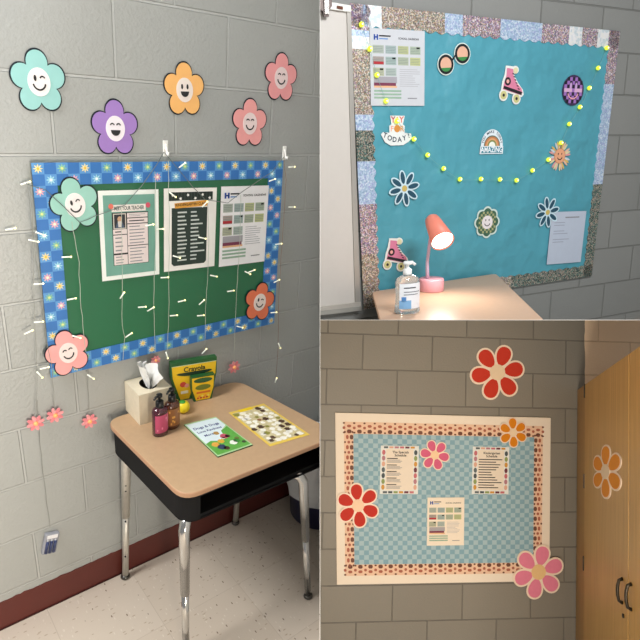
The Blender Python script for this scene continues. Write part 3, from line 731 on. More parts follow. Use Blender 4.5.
for u, v, r, col in ((.52, .45, .07, 'b08a4a'), (.62, .58, .10, 'c4566a'), (.70, .60, .06, '6a3040'), (.42, .68, .08, 'd8a83a'), (.22, .72, .09, 'e0a64a'), (.30, .82, .10, '2e3f5c'), (.38, .88, .07, '4a3428'), (.66, .80, .09, 'eaf0e2'), (.78, .78, .08, '3c8a3a'), (.85, .72, .06, '6a7a3c'), (.9, .86, .05, '3a4a30'), (.55, .62, .05, 'f0dcc8')):
    flatpoly(mb, q, [(u + r * math.cos(k * PI / 5) * (1 + .2 * (k % 2)), v + r * .7 * math.sin(k * PI / 5)) for k in range(10)], M(col, .5), .0052, .0054)
build('cover_picture', mb, parent=t_)
t_, q2 = flat_quad_thing('sticker_sheet', 'yellow bordered sheet of white and brown stickers lying on the desk', 'sticker sheet', ((228.5, 412.6), (263.7, 403.4), (310, 434.5), (270, 446.3)), .0012, None)
mb = MB(); flatpoly(mb, q2, [(0, 0), (1, 0), (1, 1), (0, 1)], M('e3c455', .5), .0002, .0009); flatpoly(mb, q2, [(.06, .05), (.94, .05), (.94, .95), (.06, .95)], M('cfc39a', .5, var=.3, scale=90), .0009, .0011)
flatpoly(mb, q2, [(.25, .0), (.62, .0), (.62, .07), (.25, .07)], M('ecc91c', .5), .0011, .0013); build('sheet', mb, parent=t_)
for i in range(6):
    for j in range(10):
        if (i, j) in ((2, 0), (3, 0)): continue
        u = .13 + i * .148 + random.uniform(-.035, .035); v = .10 + j * .089 + random.uniform(-.02, .02); r = random.uniform(.045, .075)
        colr = random.choices(['f6f3e8', '4e3626', '8c8a3c', '8c5a34', 'efe9d2'], [10, 2, 1, 1, 3])[0]
        mb = MB(); flatpoly(mb, q2, [(u + r * math.cos(k * PI / 6) * (1 + .35 * math.sin(3 * k + i + 2 * j)), v + r * .62 * math.sin(k * PI / 6)) for k in range(12)], M(colr, .5), .0011, .0014); build('sticker', mb, parent=t_)

# waste bin with liner, cut off by the divider
c = hp('L', 319, 509, 0)
wbn = thing('waste_bin', 'navy blue waste bin with a white plastic liner behind the desk leg', 'waste bin', frame('L', c))
mb = MB(); mb.lathe([(.001, .001), (.135, .001), (.150, .225), (.153, .23), (.147, .23), (.130, .01), (.001, .01)], M('24264a', .45), n=36); build('bin', mb, parent=wbn, clip=[KEEP_LEFT])
mb = MB(); vs = []; fs = []; n = 40; prof = [(.156, .135), (.162, .19), (.168, .26), (.172, .34), (.165, .375), (.140, .39), (.12, .34), (.11, .26)]
for i, (r, z) in enumerate(prof):
    for k in range(n):
        th = 2 * PI * k / n; rr = r * (1 + .05 * math.sin(7 * th + i) + .03 * math.sin(13 * th - i * 2)); vs.append((rr * math.cos(th), rr * math.sin(th), z + .008 * math.sin(5 * th + i)))
for i in range(len(prof) - 1):
    for k in range(n): fs.append((i * n + k, i * n + (k + 1) % n, (i + 1) * n + (k + 1) % n, (i + 1) * n + k))
mb.add(vs, fs, M('d4d7da', .35, var=.12, scale=30), True); build('liner', mb, parent=wbn, clip=[KEEP_LEFT])

# ================================================================== upper right bay
CR = [KEEP_RIGHT, KEEP_UP]
# whiteboard
yb_ = -.014
wbt = thing('whiteboard', 'white dry erase board with aluminium rail cut off at the left of the blue board', 'whiteboard', frame('T', Vector((0, 0, 0))))
def polyT(pxs, m, y0, y1, name, par, clip=True, b='T', side=None):
    mb = MB(); mb.prism([(p.x, p.z) for p in (wp(b, *q_, y0) for q_ in pxs)], m, y0, y1, side); return build(name, mb, parent=par, clip=CR if clip else None)
polyT([(280, 2), (349, 10), (357.5, 306), (280, 316)], M('cfcac2', .3, var=.02), yb_, -.002, 'writing_surface', wbt)
alu = M('aeaaa2', .35, .3)
polyT([(347, 10), (351, 10), (360.5, 305), (355.5, 306)], alu, yb_ - .006, -.002, 'right_frame', wbt)
polyT([(280, -6), (336, 3), (351, 5.5), (351, 12), (335, 9.8), (280, 1)], M('d8d6ce', .35, .3), yb_ - .01, -.002, 'map_rail', wbt)
polyT([(280, 312.5), (360.8, 302), (361, 306), (280, 316.5)], M('bdb8ae', .4, .2), yb_ - .010, -.002, 'tray', wbt)
polyT([(280, 316), (361.5, 306.2), (361.5, 310.5), (280, 320)], M('a5a39b', .4, .2), yb_ - .014, -.002, 'tray_lip', wbt)
hk = thing('rail_clip', 'dark metal clip holding onto the whiteboard rail at the top', 'clip', frame('T', Vector((0, 0, 0))))
polyT([(320, -8), (332, -6), (332, 6), (329, 11), (329, 16.5), (324, 16.5), (323, 11), (320, 9)], M('5e5450', .3, .8, var=.3, scale=70), yb_ - .022, yb_ - .0105, 'jaw', hk)
polyT([(324, -6), (329, -6), (329, 14), (325, 14)], M('b9b2ac', .25, .9), yb_ - .028, yb_ - .0225, 'lever', hk)
polyT([(337, 5.5), (343, 6.5), (343, 9.5), (337, 8.5)], M('6a3c28', .6), yb_ - .013, yb_ - .0102, 'cork_strip', wbt)

# blue bulletin board
c, Q = board_quad('T', ((348.5, 4), (617.8, 32), (589.5, 275.5), (362.5, 309)), 0)
tbd = thing('bulletin_board', 'turquoise paper covered bulletin board with a holographic glitter border', 'bulletin board', frame('T', c))
teal = M('4d9aaa', .5, var=.09, scale=4, bump=1.0, bscale=4)
mb = MB(); mb.prism([bil(Q, .005, .005), bil(Q, .995, .005), bil(Q, .995, .995), bil(Q, .005, .995)], teal, -.012, 0); build('turquoise_paper', mb, parent=tbd, clip=CR)
G = {'pink': glitter('holo_pink', ['b98fa8', '8a7a84', 'd8c6c0', '6e646c', 'c9a890', 'e8dfe4', '9c86b0', '7f8f88']),
     'gold': glitter('holo_gold', ['b59a78', '8c8278', 'd4c8b0', '6c665c', 'a88f9c', 'dcd2c8', '8a9a8c', '99806e']),
     'green': glitter('holo_green', ['5c7c70', '3e544c', '9a8c78', '2f4038', 'a8968c', '6c8a80', 'b8b0a0', '4a5c60']),
     'sky': glitter('holo_sky', ['a8c4dc', 'b8cfe6', '98b2d0', 'c8d8ec', 'a8b4dc', 'd8e4f0'], scale=160),
     'white': glitter('holo_white', ['e8ecee', 'f2f2ee', 'd4e0e4', 'f4f4f4'], scale=80)}
def side_strip(along, seq, thick, flip):
    """seq: list of (end fraction, glitter). along(s, d) -> point"""
    mb = MB(); n = 160; s0 = 0; k = 0
    sc = lambda s: thick * (1 + .17 * abs(math.sin(s * PI * 26)))
    for i in range(n):
        a, b2 = i / n, (i + 1) / n
        while k < len(seq) - 1 and a >= seq[k][0]: k += 1
        mb.prism([along(a, 0), along(b2, 0), along(b2, sc(b2)), along(a, sc(a))], G[seq[k][1]], -.0145, -.012)
    build('glitter_border', mb, parent=tbd, clip=CR)
side_strip(lambda s, d: bil(Q, s, d), [(.03, 'pink'), (.05, 'sky'), (.09, 'white'), (.30, 'gold'), (.36, 'sky'), (.5, 'pink'), (.6, 'sky'), (.66, 'sky'), (.77, 'pink'), (.83, 'white'), (.9, 'pink'), (.95, 'white'), (1, 'pink')], .058, False)
side_strip(lambda s, d: bil(Q, 1 - d, s), [(.1, 'pink'), (.2, 'pink'), (.6, 'sky'), (1, 'green')], .040, True)
side_strip(lambda s, d: bil(Q, s, 1 - d), [(.35, 'gold'), (.6, 'gold'), (1, 'green')], .045, True)
side_strip(lambda s, d: bil(Q, d, s), [(.07, 'pink'), (.09, 'sky'), (.13, 'white'), (.33, 'gold'), (.38, 'sky'), (.48, 'green'), (.62, 'sky'), (.8, 'pink'), (1, 'gold')], .052, True)
YT = -.0165
calendar('T', ((368.7, 27.5), (424.3, 31.5), (424.5, 106.5), (371.5, 105)), 'white school calendar page pinned at the top left of the turquoise board', YT, 'c9ccd0')
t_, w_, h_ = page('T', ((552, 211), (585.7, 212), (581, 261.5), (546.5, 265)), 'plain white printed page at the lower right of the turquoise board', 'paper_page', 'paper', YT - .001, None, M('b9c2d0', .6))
mb = MB(); lines(mb, -w_ * .1, w_ * .35, h_ * .42, h_ * .36, 1, GREY_INK, -.001, .1, .4)
for q_ in range(3): lines(mb, -w_ * .4, w_ * .1, h_ * (.32 - q_ * .16), h_ * (.22 - q_ * .16), 2, M('9aa0b0', .6), -.001, .4, .3)
build('print', mb, parent=t_)

def sized(b, px, py, hpx, y): return (wp(b, px, py - hpx / 2, y).z - wp(b, px, py + hpx / 2, y).z)
def daisy8(px, py, hpx, label, rot):
    R = sized('T', px, py, hpx, YT) / 2 * 1.1; t_ = thing('paper_daisy', label, 'flower cutout', frame('T', wp('T', px, py, YT - .0025), rot), None)
    mb = MB()
    for k in range(8): a = k * PI / 4; mb.prism(ellipse(math.cos(a) * R * .62, math.sin(a) * R * .62, R * .41, R * .21, 16, a), M('c9e2ea', .5), -.0012 - .00002 * k, 0)
    mb.prism(ellipse(0, 0, R * .35, R * .35, 16), M('c9e2ea', .5), -.0012, 0); build('outline', mb, parent=t_)
    for k in range(8):
        a = k * PI / 4; mb = MB(); mb.prism(ellipse(math.cos(a) * R * .60, math.sin(a) * R * .60, R * .34, R * .135, 16, a), M('1c4a5e', .5), -.0022, -.0014); build('petal', mb, parent=t_)
    mb = MB(); mb.prism(ellipse(0, 0, R * .17, R * .17, 16), M('c8b060', .5), -.003, -.0012); build('center', mb, parent=t_)
daisy8(404.3, 188.5, 33, 'navy petalled paper daisy on the left half of the turquoise board', .2)
daisy8(547.5, 212.3, 28, 'navy petalled paper daisy overlapping the white page', .2)

# sunglasses
def strokeloop(mb, pts, w_, m, y0, y1): mb.stroke(pts + [pts[0], pts[1]], w_, m, y0, y1)
P1, P2 = wp('T', 445.7, 64.5, YT), wp('T', 462.2, 53.7, YT); cc = (P1 + P2) / 2
t_ = thing('paper_sunglasses', 'paper cutout of round sunglasses near the top of the turquoise board', 'cutout', frame('T', cc))
R = sized('T', 455, 60, 18, YT) / 2
mb = MB()
for P in (P1, P2): mb.prism(ellipse(P.x - cc.x, P.z - cc.z, R * 1.22, R * 1.22, 28), M('d3e0d8', .5), -.001 - (.0001 if P is P2 else 0), 0)
build('outline', mb, parent=t_)
for P in (P1, P2):
    x, z = P.x - cc.x, P.z - cc.z
    mb = MB(); mb.prism(ellipse(x, z, R * .9, R * .9, 28), M('e0b095', .3, var=.06), -.0018, -.0011); mb.prism(arc(x, z, R * .88, 210, 340, 12), M('3c8a48', .4), -.0021, -.0018); build('lens', mb, parent=t_)
    mb = MB(); strokeloop(mb, ellipse(x, z, R * .95, R * .95, 28), R * .28, M('15181c', .4), -.0026, -.0011); build('rim', mb, parent=t_)
mb = MB(); mb.stroke([(P1.x - cc.x + R * .8, P1.z - cc.z + R * .4), (0, R * .25), (P2.x - cc.x - R * .9, P2.z - cc.z - R * .1)], R * .22, M('15181c', .4), -.0030, -.0026); build('bridge', mb, parent=t_)

def skate(px, py, hpx, rot, label):
    h = sized('T', px, py, hpx, YT) * 1.1; t_ = thing('paper_roller_skate', label, 'cutout', frame('T', wp('T', px, py, YT), math.radians(rot))); s = h / 2
    body = [(-.42, .85), (.05, .82), (.12, .42), (.38, .10), (.80, -.18), (.92, -.42), (.80, -.56), (-.60, -.34), (-.52, .1), (-.42, .4)]
    wh = [(-.50, -.66), (.50, -.78)]
    def grow(pts, g):
        c_ = sum((Vector(p) for p in pts), Vector((0, 0))) / len(pts); return [tuple(Vector(p) + (Vector(p) - c_).normalized() * g) for p in pts]
    sc = lambda pts: [(x * s, z * s) for x, z in pts]
    mb = MB(); mb.prism(sc(grow(body, .15)), M('e6e8e2', .5), -.0010, 0)
    for i, (x, z) in enumerate(wh): mb.prism(ellipse(x * s, z * s, .33 * s, .33 * s, 20), M('e6e8e2', .5), -.0011 - .0001 * i, 0)
    mb.prism(ellipse(.22 * s, .8 * s, .26 * s, .22 * s, 16), M('e6e8e2', .5), -.0013, 0); build('outline', mb, parent=t_)
    mb = MB(); mb.prism(sc(body), M('d67e9c', .5), -.0020, -.0013); build('boot', mb, parent=t_)
    mb = MB(); mb.prism(sc([(-.58, -.30), (-.52, -.14), (.88, -.38), (.86, -.56)]), M('1c1a20', .5), -.0025, -.0020); build('sole_plate', mb, parent=t_)
    mb = MB(); mb.prism(ellipse(-.28 * s, .12 * s, .23 * s, .23 * s, 18), M('1c1a20', .5), -.0025, -.0020); mb.prism(ellipse(-.28 * s, .12 * s, .11 * s, .11 * s, 14), M('e8a8a0', .5), -.0029, -.0025); build('ankle_patch', mb, parent=t_)
    mb = MB()
    for i in range(6): mb.prism(sc([(.02 + i * .1, .62 - i * .16), (.16 + i * .1, .58 - i * .16), (.16 + i * .1, .52 - i * .16), (.02 + i * .1, .55 - i * .16)]), M('1c1a20', .5), -.0025, -.0020)
    build('laces', mb, parent=t_)
    mb = MB(); mb.prism(ellipse(.24 * s, .76 * s, .17 * s, .17 * s, 14), M('d9d3a8', .5), -.0024, -.0020); build('bow', mb, parent=t_)
    for x, z in wh:
        mb = MB(); mb.prism(ellipse(x * s, z * s, .24 * s, .24 * s, 20), M('c9c488', .5), -.0023, -.0014); mb.prism(ellipse(x * s, z * s, .09 * s, .09 * s, 12), M('1c1a20', .5), -.0028, -.0023); build('wheel', mb, parent=t_)
skate(511, 84, 33, -3, 'pink paper roller skate near the top middle of the turquoise board')
skate(395, 254, 29, -5, 'pink paper roller skate at the lower left, half behind the sanitizer bottle')

# purple checked disc
def round_cut(px, py, hpx, label, name='smiley_disc'):
    return thing(name, label, 'cutout', frame('T', wp('T', px, py, YT))), sized('T', px, py, hpx, YT) / 2 * 1.1
t_, R = round_cut(573, 90.3, 28, 'purple and black checked round paper face at the right of the turquoise board')
mb = MB(); mb.prism(ellipse(0, 0, R, R, 36), M('3c2a50', .45), -.001, 0)
for i in range(-4, 5):
    for k in range(-4, 5):
        x, z = i * R * .24, k * R * .24
        if math.hypot(x, z) < R * .88: mb.rect(x - R * .12, z - R * .12, x + R * .12, z + R * .12, M(['9a6cb4', '181226', 'd2a8c8'][(i + k) % 2 if (i * k) % 7 or not i else 2], .45), -.0013, -.001)
build('disc', mb, parent=t_)
mb = MB(); mb.stroke(arc(0, -R * .05, R * .5, 200, 340, 12), R * .09, M('e3a0a8', .5), -.0018, -.0013); build('mouth', mb, parent=t_)
for sx in (-1, 1): mb = MB(); mb.prism(ellipse(sx * R * .25, R * .28, R * .09, R * .22, 14), M('c9a6d0', .5), -.0018, -.0013); build('eye', mb, parent=t_)

# YAY FOR TODAY
t_ = thing('paper_sign', 'white edged paper sign reading YAY FOR TODAY! on the turquoise board', 'cutout', frame('T', wp('T', 397, 130.5, YT)))
s = sized('T', 397, 130.5, 31, YT) / 2
wm_ = M('e4e8e4', .5); mb = MB(); mb.prism([(-.55 * s, .95 * s), (.6 * s, .95 * s), (.45 * s, .4 * s), (.6 * s, .3 * s), (.6 * s, -.15 * s), (1.1 * s, -.2 * s), (1.2 * s, -.5 * s), (.9 * s, -.75 * s), (.5 * s, -.95 * s), (-.5 * s, -.98 * s), (-.95 * s, -.75 * s), (-1.25 * s, -.25 * s), (-1.1 * s, -.1 * s), (-.6 * s, -.15 * s), (-.62 * s, .3 * s), (-.45 * s, .4 * s)], wm_, -.001, 0); build('outline', mb, parent=t_)
def letters(word, xs, zs, size, cols, rots=None, nm='lettering'):
    mb = MB()
    for i, ch in enumerate(word): mb.text(ch, size, xs[i], zs[i], M(cols[i % len(cols)], .5), -.0014, (rots or [0] * 9)[i])
    build(nm, mb, parent=t_)
letters('YAY', [-.32 * s, 0, .34 * s], [.68 * s, .66 * s, .68 * s], s * .55, ['c85a6a', 'e0b030', 'd86a5a'])
letters('FOR', [-.4 * s, 0, .38 * s], [.1 * s] * 3, s * .5, ['e6a48a', 'c8903a', 'e09a4a'])
mb = MB(); mb.prism(ellipse(0, .12 * s, .24 * s, .24 * s, 18), M('d08a3a', .5), -.0018, -.001); build('smiling_sun', mb, parent=t_)
a_ = [-1.0, -.66, -.3, .06, .42, .74, 1.0]; letters('TODAY!', [x * s for x in (-.95, -.58, -.2, .2, .58, .92)], [z * s for z in (-.32, -.5, -.6, -.6, -.5, -.34)], s * .46, ['1e3a4a'], [-.35, -.2, -.06, .06, .2, .35])

# rainbow
t_ = thing('paper_rainbow', 'paper rainbow sign reading YOU MAKE TODAY AMAZING on the turquoise board', 'cutout', frame('T', wp('T', 492, 141.5, YT)))
s = sized('T', 492, 141.5, 25, YT) / 2
mb = MB(); mb.prism([(-1.25 * s, -1 * s), (1.2 * s, -1 * s), (1.2 * s, -.4 * s)] + arc(0, -.35 * s, 1.15 * s, 0, 180, 20, 1.15) + [(-1.2 * s, -.4 * s)], M('dfe8ec', .5), -.001, 0); build('outline', mb, parent=t_)
mb = MB()
for r, col in ((.85, '4a6a5a'), (.76, 'c07a4a'), (.62, 'd8a070'), (.48, '7a8a4a'), (.34, 'eef0e6')): mb.prism(arc(0, -.36 * s, r * s, 0, 180, 18), M(col, .5), -.0012 - (.9 - r) * .001, -.001)
build('rainbow_bands', mb, parent=t_)
mb = MB(); mb.rect(-1.1 * s, -.92 * s, 1.1 * s, -.42 * s, M('2f7f94', .5), -.0015, -.001); mb.text('AMAZING', s * .62, 0, -.67 * s, M('eef4f6', .5), -.0018, 0, .82)
for i, ch in enumerate('YOU MAKE TODAY'):
    a = math.radians(165 - i * 150 / 13); mb.text(ch, s * .28, 1.0 * s * math.cos(a), -.35 * s + 1.12 * s * math.sin(a), M('1c3040', .5), -.0014, a - PI / 2)
build('lettering', mb, parent=t_)

# sunny face with pleated petals
t_, R = round_cut(559.5, 156, 28, 'peach smiling face with pale pleated petals on the turquoise board', 'paper_sun')
cols = ['d8d0a0', 'e0b9a0', 'd4b060', 'c7cfd8', 'd89a9a']
for k in range(8):
    a = k * PI / 4 + .3; mb = MB()
    for q_ in (-1, 0, 1):
        b2 = a + q_ * .2; mb.prism(ellipse(math.cos(b2) * R * .72, math.sin(b2) * R * .72, R * .26, R * .075, 10, b2), M(cols[(k + q_) % 5], .5), -.0012, 0)
    build('petal', mb, parent=t_)
mb = MB(); mb.prism(ellipse(0, 0, R * .5, R * .5, 24), M('c98a62', .5), -.002, 0); mb.prism(ellipse(0, 0, R * .45, R * .45, 24), M('e3a27c', .5), -.0024, -.002); f = build('face', mb, parent=t_)
mb = MB(); mb.stroke(arc(0, -.02 * R, R * .22, 200, 340, 8), R * .06, INK, -.003, -.0024); build('mouth', mb, parent=f)
for sx in (-1, 1): mb = MB(); mb.prism(ellipse(sx * R * .15, R * .14, R * .04, R * .07, 8), INK, -.003, -.0024); build('eye', mb, parent=f)

# green checked smiley flower
t_, R = round_cut(487, 222.3, 29, 'dark green checked paper flower with a pale smiling face, above the desk', 'paper_flower')
def lobed(R, n=8, amp=.09, N_=96): return [(R * (1 - amp + amp * abs(math.cos(n * PI * i / N_)) * 1.6 - amp * .6) * math.cos(2 * PI * i / N_), R * (1 - amp + amp * abs(math.cos(n * PI * i / N_)) * 1.6 - amp * .6) * math.sin(2 * PI * i / N_)) for i in range(N_)]
mb = MB(); mb.prism(lobed(R), M('cfe0d6', .5), -.001, 0); build('outline', mb, parent=t_)
mb = MB(); mb.prism(lobed(R * .88), M('38604a', .5), -.0016, -.001)
for i in range(-5, 6):
    for k in range(-5, 6):
        x, z = i * R * .15, k * R * .15
        if (i + k) % 2 == 0 and R * .4 < math.hypot(x, z) < R * .76: mb.rect(x - R * .07, z - R * .07, x + R * .07, z + R * .07, M('a9a878', .5), -.0019, -.0016)
build('checked_petals', mb, parent=t_)
mb = MB(); mb.prism(ellipse(0, 0, R * .42, R * .42, 24), M('e6dfe0', .5), -.0024, -.001); f = build('face', mb, parent=t_)
mb = MB(); mb.stroke(arc(0, 0, R * .22, 200, 340, 8), R * .05, INK, -.003, -.0024); build('mouth', mb, parent=f)
for sx in (-1, 1): mb = MB(); mb.prism(ellipse(sx * R * .13, R * .14, R * .035, R * .07, 8), INK, -.003, -.0024); build('eye', mb, parent=f)

# string lights on the turquoise board
st = thing('string_lights', 'string of yellow-green globe lights swagged across the turquoise board', 'string lights', frame('T', Vector((0, 0, 0))))
pts = [(361.5, 24.4), (370, 48.8), (377, 75), (386, 101), (397, 121), (414, 139), (427.6, 155), (443.7, 168.5), (460, 179.2), (481, 179), (500, 179.4), (516.6, 180.3), (532.5, 170.4), (548.4, 159.7), (561, 142.8), (569.4, 124), (580, 107), (589.4, 88), (598.2, 68), (606.8, 48)]
P = [wp('T', *p, -.026) for p in pts]; mb = MB()
fine = []
for i in range(len(P) - 1):
    for k in range(4): fine.append(P[i].lerp(P[i + 1], k / 4) + Vector((0, 0, -.004 * math.sin(PI * k / 4))))
mb.tube(fine + [P[-1]], .0008, M('6fa8a4', .5), 5); build('wire', mb, parent=st)
gl = M('d2e63a', .35, emit=.9); gt = M('f2ffb0', .3, emit=3.0)
for p in P:
    mb = MB(); mb.ball(p, .0108, gl, 14); mb.ball(p + Vector((0, -.008, 0)), .0042, gt, 8); build('bulb', mb, parent=st)

# desk of the upper bay
ZT = -.53
dT = thing('school_desk', 'tan topped school desk standing against the wall under the turquoise board', 'desk', frame('T', Vector((0, 0, 0))))
cT = [hp('T', 372, 291.5, ZT), hp('T', 386, 340, ZT), hp('T', 566, 341, ZT), hp('T', 496, 273.5, ZT)]
topT = M('c6a286', .35, var=.06, scale=60)
mb = MB(); mb.slab(rounded([(p.x, p.y) for p in cT], .04), topT, ZT - .018, ZT, M('b98f6e', .45)); build('desk_top', mb, parent=dT, bevel=.003, clip=CR)
cen = sum((Vector((p.x, p.y)) for p in cT), Vector((0, 0))) / 4
insT = [tuple(Vector((p.x, p.y)) + (cen - Vector((p.x, p.y))).normalized() * .035) for p in cT]
mb = MB(); mb.slab(rounded(insT, .04), blk, ZT - .14, ZT - .0185); build('book_box', mb, parent=dT, clip=CR)

# desk lamp
pb = hp('T', 431.3, 290.5, ZT)
lp = thing('desk_lamp', 'pink desk lamp with a glowing cone shade on the desk by the turquoise board', 'lamp', frame('T', pb))
pk = M('e6a4ae', .4); rb = .062 * .88
mb = MB(); mb.lathe([(.001, .0005), (rb * .97, .0005), (rb, .004), (rb, .050), (rb * .95, .056), (.001, .057)], pk, n=40); build('base', mb, parent=lp, bevel=0)
# shade axis from the photo: head centre and mouth centre on a plane near the base
yh = pb.y
nn = Vector((0, 1, 0))
tp = vp('T', 431.5, 219, Vector((0, yh + .015, 0)), nn) - pb; mo = vp('T', 442.8, 241.3, Vector((0, yh - .105, 0)), nn) - pb
sb = vp('T', 427.5, 279, Vector((0, yh, 0)), nn) - pb; sb.z = .054
mid = vp('T', 427.3, 262, Vector((0, yh, 0)), nn) - pb; up = vp('T', 430, 240, Vector((0, yh + .01, 0)), nn) - pb
q3 = tp.lerp(mo, .35)
mb = MB(); mb.tube([sb, sb.lerp(mid, .5), mid, up, q3], [.0085, .0078, .0072, .007, .007], M('cdb4cc', .4), 12); build('gooseneck', mb, parent=lp)
axis = (mo - tp).normalized(); Lh = (mo - tp).length; rm = axis.to_track_quat('Z', 'Y').to_matrix()
sh = M('ee8a74', .45)
mb = MB(); n0 = [(.002, -.012), (.020, -.008), (.030, .004), (.034, .02), (.050, Lh), (.047, Lh), (.031, .03), (.002, .02)]
mb.lathe(n0, sh, tp, 36, mtx=rm, caps=False); build('lamp_shade', mb, parent=lp)
mb = MB(); mb.lathe([(.001, Lh - .012), (.0455, Lh - .011), (.0455, Lh - .006), (.001, Lh - .004)], M('fff2df', .3, emit=7.0), tp, 32, mtx=rm); build('light_disc', mb, parent=lp)
ld = bpy.data.lights.new('lamp_glow', 'AREA'); ld.shape = 'DISK'; ld.size = .085; ld.energy = 1.7; ld.color = (1, .92, .82)
lo = bpy.data.objects.new('lamp_glow', ld); COL.objects.link(lo); lo.parent = lp
lo.location = mo + axis * .002; lo.rotation_euler = axis.to_track_quat('-Z', 'Y').to_euler()

# hand sanitizer
pb = hp('T', 407, 312.5, ZT)
hs = thing('hand_sanitizer', 'clear hand sanitizer bottle with white pump on the desk left of the lamp', 'sanitizer bottle', frame('T', pb, 0, -.1))
hh = .150
clr = M('dfe8ea', .06, trans=.8, var=.01)
mb = MB(); prof = [(.001, .0005), (.047, .0005), (.052, .006), (.048, .04), (.046, .08), (.049, .118), (.044, .134), (.020, .146), (.014, .150)]
mb.lathe(prof, clr, n=32, sy=.62); build('bottle', mb, parent=hs)
mb = MB(); n = 10; pts = [(.0505 * math.cos(a) * 1.0, .0505 * .62 * math.sin(a)) for a in [PI * 1.2 + PI * .6 * i / n for i in range(n + 1)]]
mb.add([(x * 1.03, y * 1.06, z) for z in (.022, .118) for x, y in pts], [(i, i + 1, n + 2 + i, n + 1 + i) for i in range(n)], M('e9ecf0', .5), True)
for z0_, z1_, i0, i1, col in ((.022, .055, 0, 5, '7fb0da'), (.05, .068, 1, 3, '4f88c4'), (.1, .104, 2, 7, '30343c'), (.085, .088, 2, 9, '70747c'), (.075, .078, 2, 8, '70747c')):
    pp_ = pts[i0:i1 + 1]; m_ = len(pp_); mb.add([(x * 1.045, y * 1.09, z) for z in (z0_, z1_) for x, y in pp_], [(i, i + 1, m_ + 1 + i, m_ + i) for i in range(m_ - 1)], M(col, .5), True)
build('label_sticker', mb, parent=hs)
wm2 = M('eef0ee', .35)
mb = MB(); mb.lathe([(.016, .148), (.0165, .150), (.016, .166), (.012, .170), (.006, .172), (.006, .184), (.015, .185), (.016, .192), (.012, .197)], wm2); mb.tube([(0, 0, .189), (.016, -.006, .192), (.027, -.010, .183)], [.008, .007, .005], wm2, 10); build('pump', mb, parent=hs)

# ================================================================== lower right bay
CB = [KEEP_RIGHT, KEEP_DOWN]
c, Q = board_quad('B', ((335, 412.4), (549.7, 417.6), (548.2, 580.2), (336.6, 583.8)), 0)
bb = thing('bulletin_board', 'wide bulletin board with pale margin and blue checked paper inside a brown patterned border', 'bulletin board', frame('B', c))
mb = MB(); mb.prism([bil(Q, 0, 0), bil(Q, 1, 0), bil(Q, 1, 1), bil(Q, 0, 1)], M('e9dccb', .6, var=.02), -.012, 0); build('cream_backing', mb, parent=bb)
u0, u1, v0, v1 = .038, .962, .052, .950   # pattern ring outer
iu0, iu1, iv0, iv1 = .080, .920, .122, .885
mb = MB(); pe = M('e4c0a4', .6)
mb.prism([bil(Q, u0, v0), bil(Q, u1, v0), bil(Q, u1, v1), bil(Q, u0, v1)], pe, -.0130, -.012)
br_ = M('6e4436', .6); br2 = M('a8604c', .6)
def blob(uc, vc, du, dv, m=br_): mb.prism([bil(Q, uc - du, vc - dv * .5), bil(Q, uc - du * .5, vc - dv), bil(Q, uc + du * .5, vc - dv), bil(Q, uc + du, vc - dv * .5), bil(Q, uc + du, vc + dv * .5), bil(Q, uc + du * .5, vc + dv), bil(Q, uc - du * .5, vc + dv), bil(Q, uc - du, vc + dv * .5)], m, -.0136, -.0130)
nU = 20
for i in range(nU + 1):
    u = u0 + (u1 - u0) * i / nU; um = u + (u1 - u0) * .5 / nU
    for (e, s_, w2) in ((v0, 1, iv0 - v0), (v1, -1, v1 - iv1)):
        blob(u, e + s_ * w2 * .1, .005, .005); blob(u, e + s_ * w2 * .5, .006, .008, br2); blob(u, e + s_ * w2 * .9, .005, .005)
        if i < nU: blob(um, e + s_ * w2 * .35, .009, .008, br2); blob(um, e + s_ * w2 * .80, .010, .011)
nV = 15
for i in range(1, nV):
    v = v0 + (v1 - v0) * i / nV; vm = v + (v1 - v0) * .5 / nV
    for (e, s_, w2) in ((u0, 1, iu0 - u0), (u1, -1, u1 - iu1)):
        blob(e + s_ * w2 * .1, v, .004, .006); blob(e + s_ * w2 * .5, v, .006, .008, br2); blob(e + s_ * w2 * .9, v, .004, .006)
        if i < nV - 1: blob(e + s_ * w2 * .35, vm, .006, .012, br2); blob(e + s_ * w2 * .80, vm, .008, .013)
build('patterned_border', mb, parent=bb)
mb = MB(); ca = [M('7fa3b2', .6), M('a2bcc4', .6), M('92b0bc', .6)]; nu_, nv_ = 38, 28
for i in range(nu_):
    for j in range(nv_):
        a_, b2, c2, d2 = iu0 + (iu1 - iu0) * i / nu_, iu0 + (iu1 - iu0) * (i + 1) / nu_, iv0 + (iv1 - iv0) * j / nv_, iv0 + (iv1 - iv0) * (j + 1) / nv_
        m_ = ca[0] if (i % 2 and j % 2) else ca[1] if (i % 2 == 0 and j % 2 == 0) else ca[2]
        m_ = ca[0] if (i + j) % 2 else ca[1]
        mb.add([(*(p := bil(Q, u, v))[:1], -.0142, p[1]) for u, v in ((a_, c2), (b2, c2), (b2, d2), (a_, d2))], [(0, 1, 2, 3)], m_)
mb.prism([bil(Q, iu0, iv0), bil(Q, iu1, iv0), bil(Q, iu1, iv1), bil(Q, iu0, iv1)], ca[2], -.0138, -.0130)
build('blue_checked_paper', mb, parent=bb)

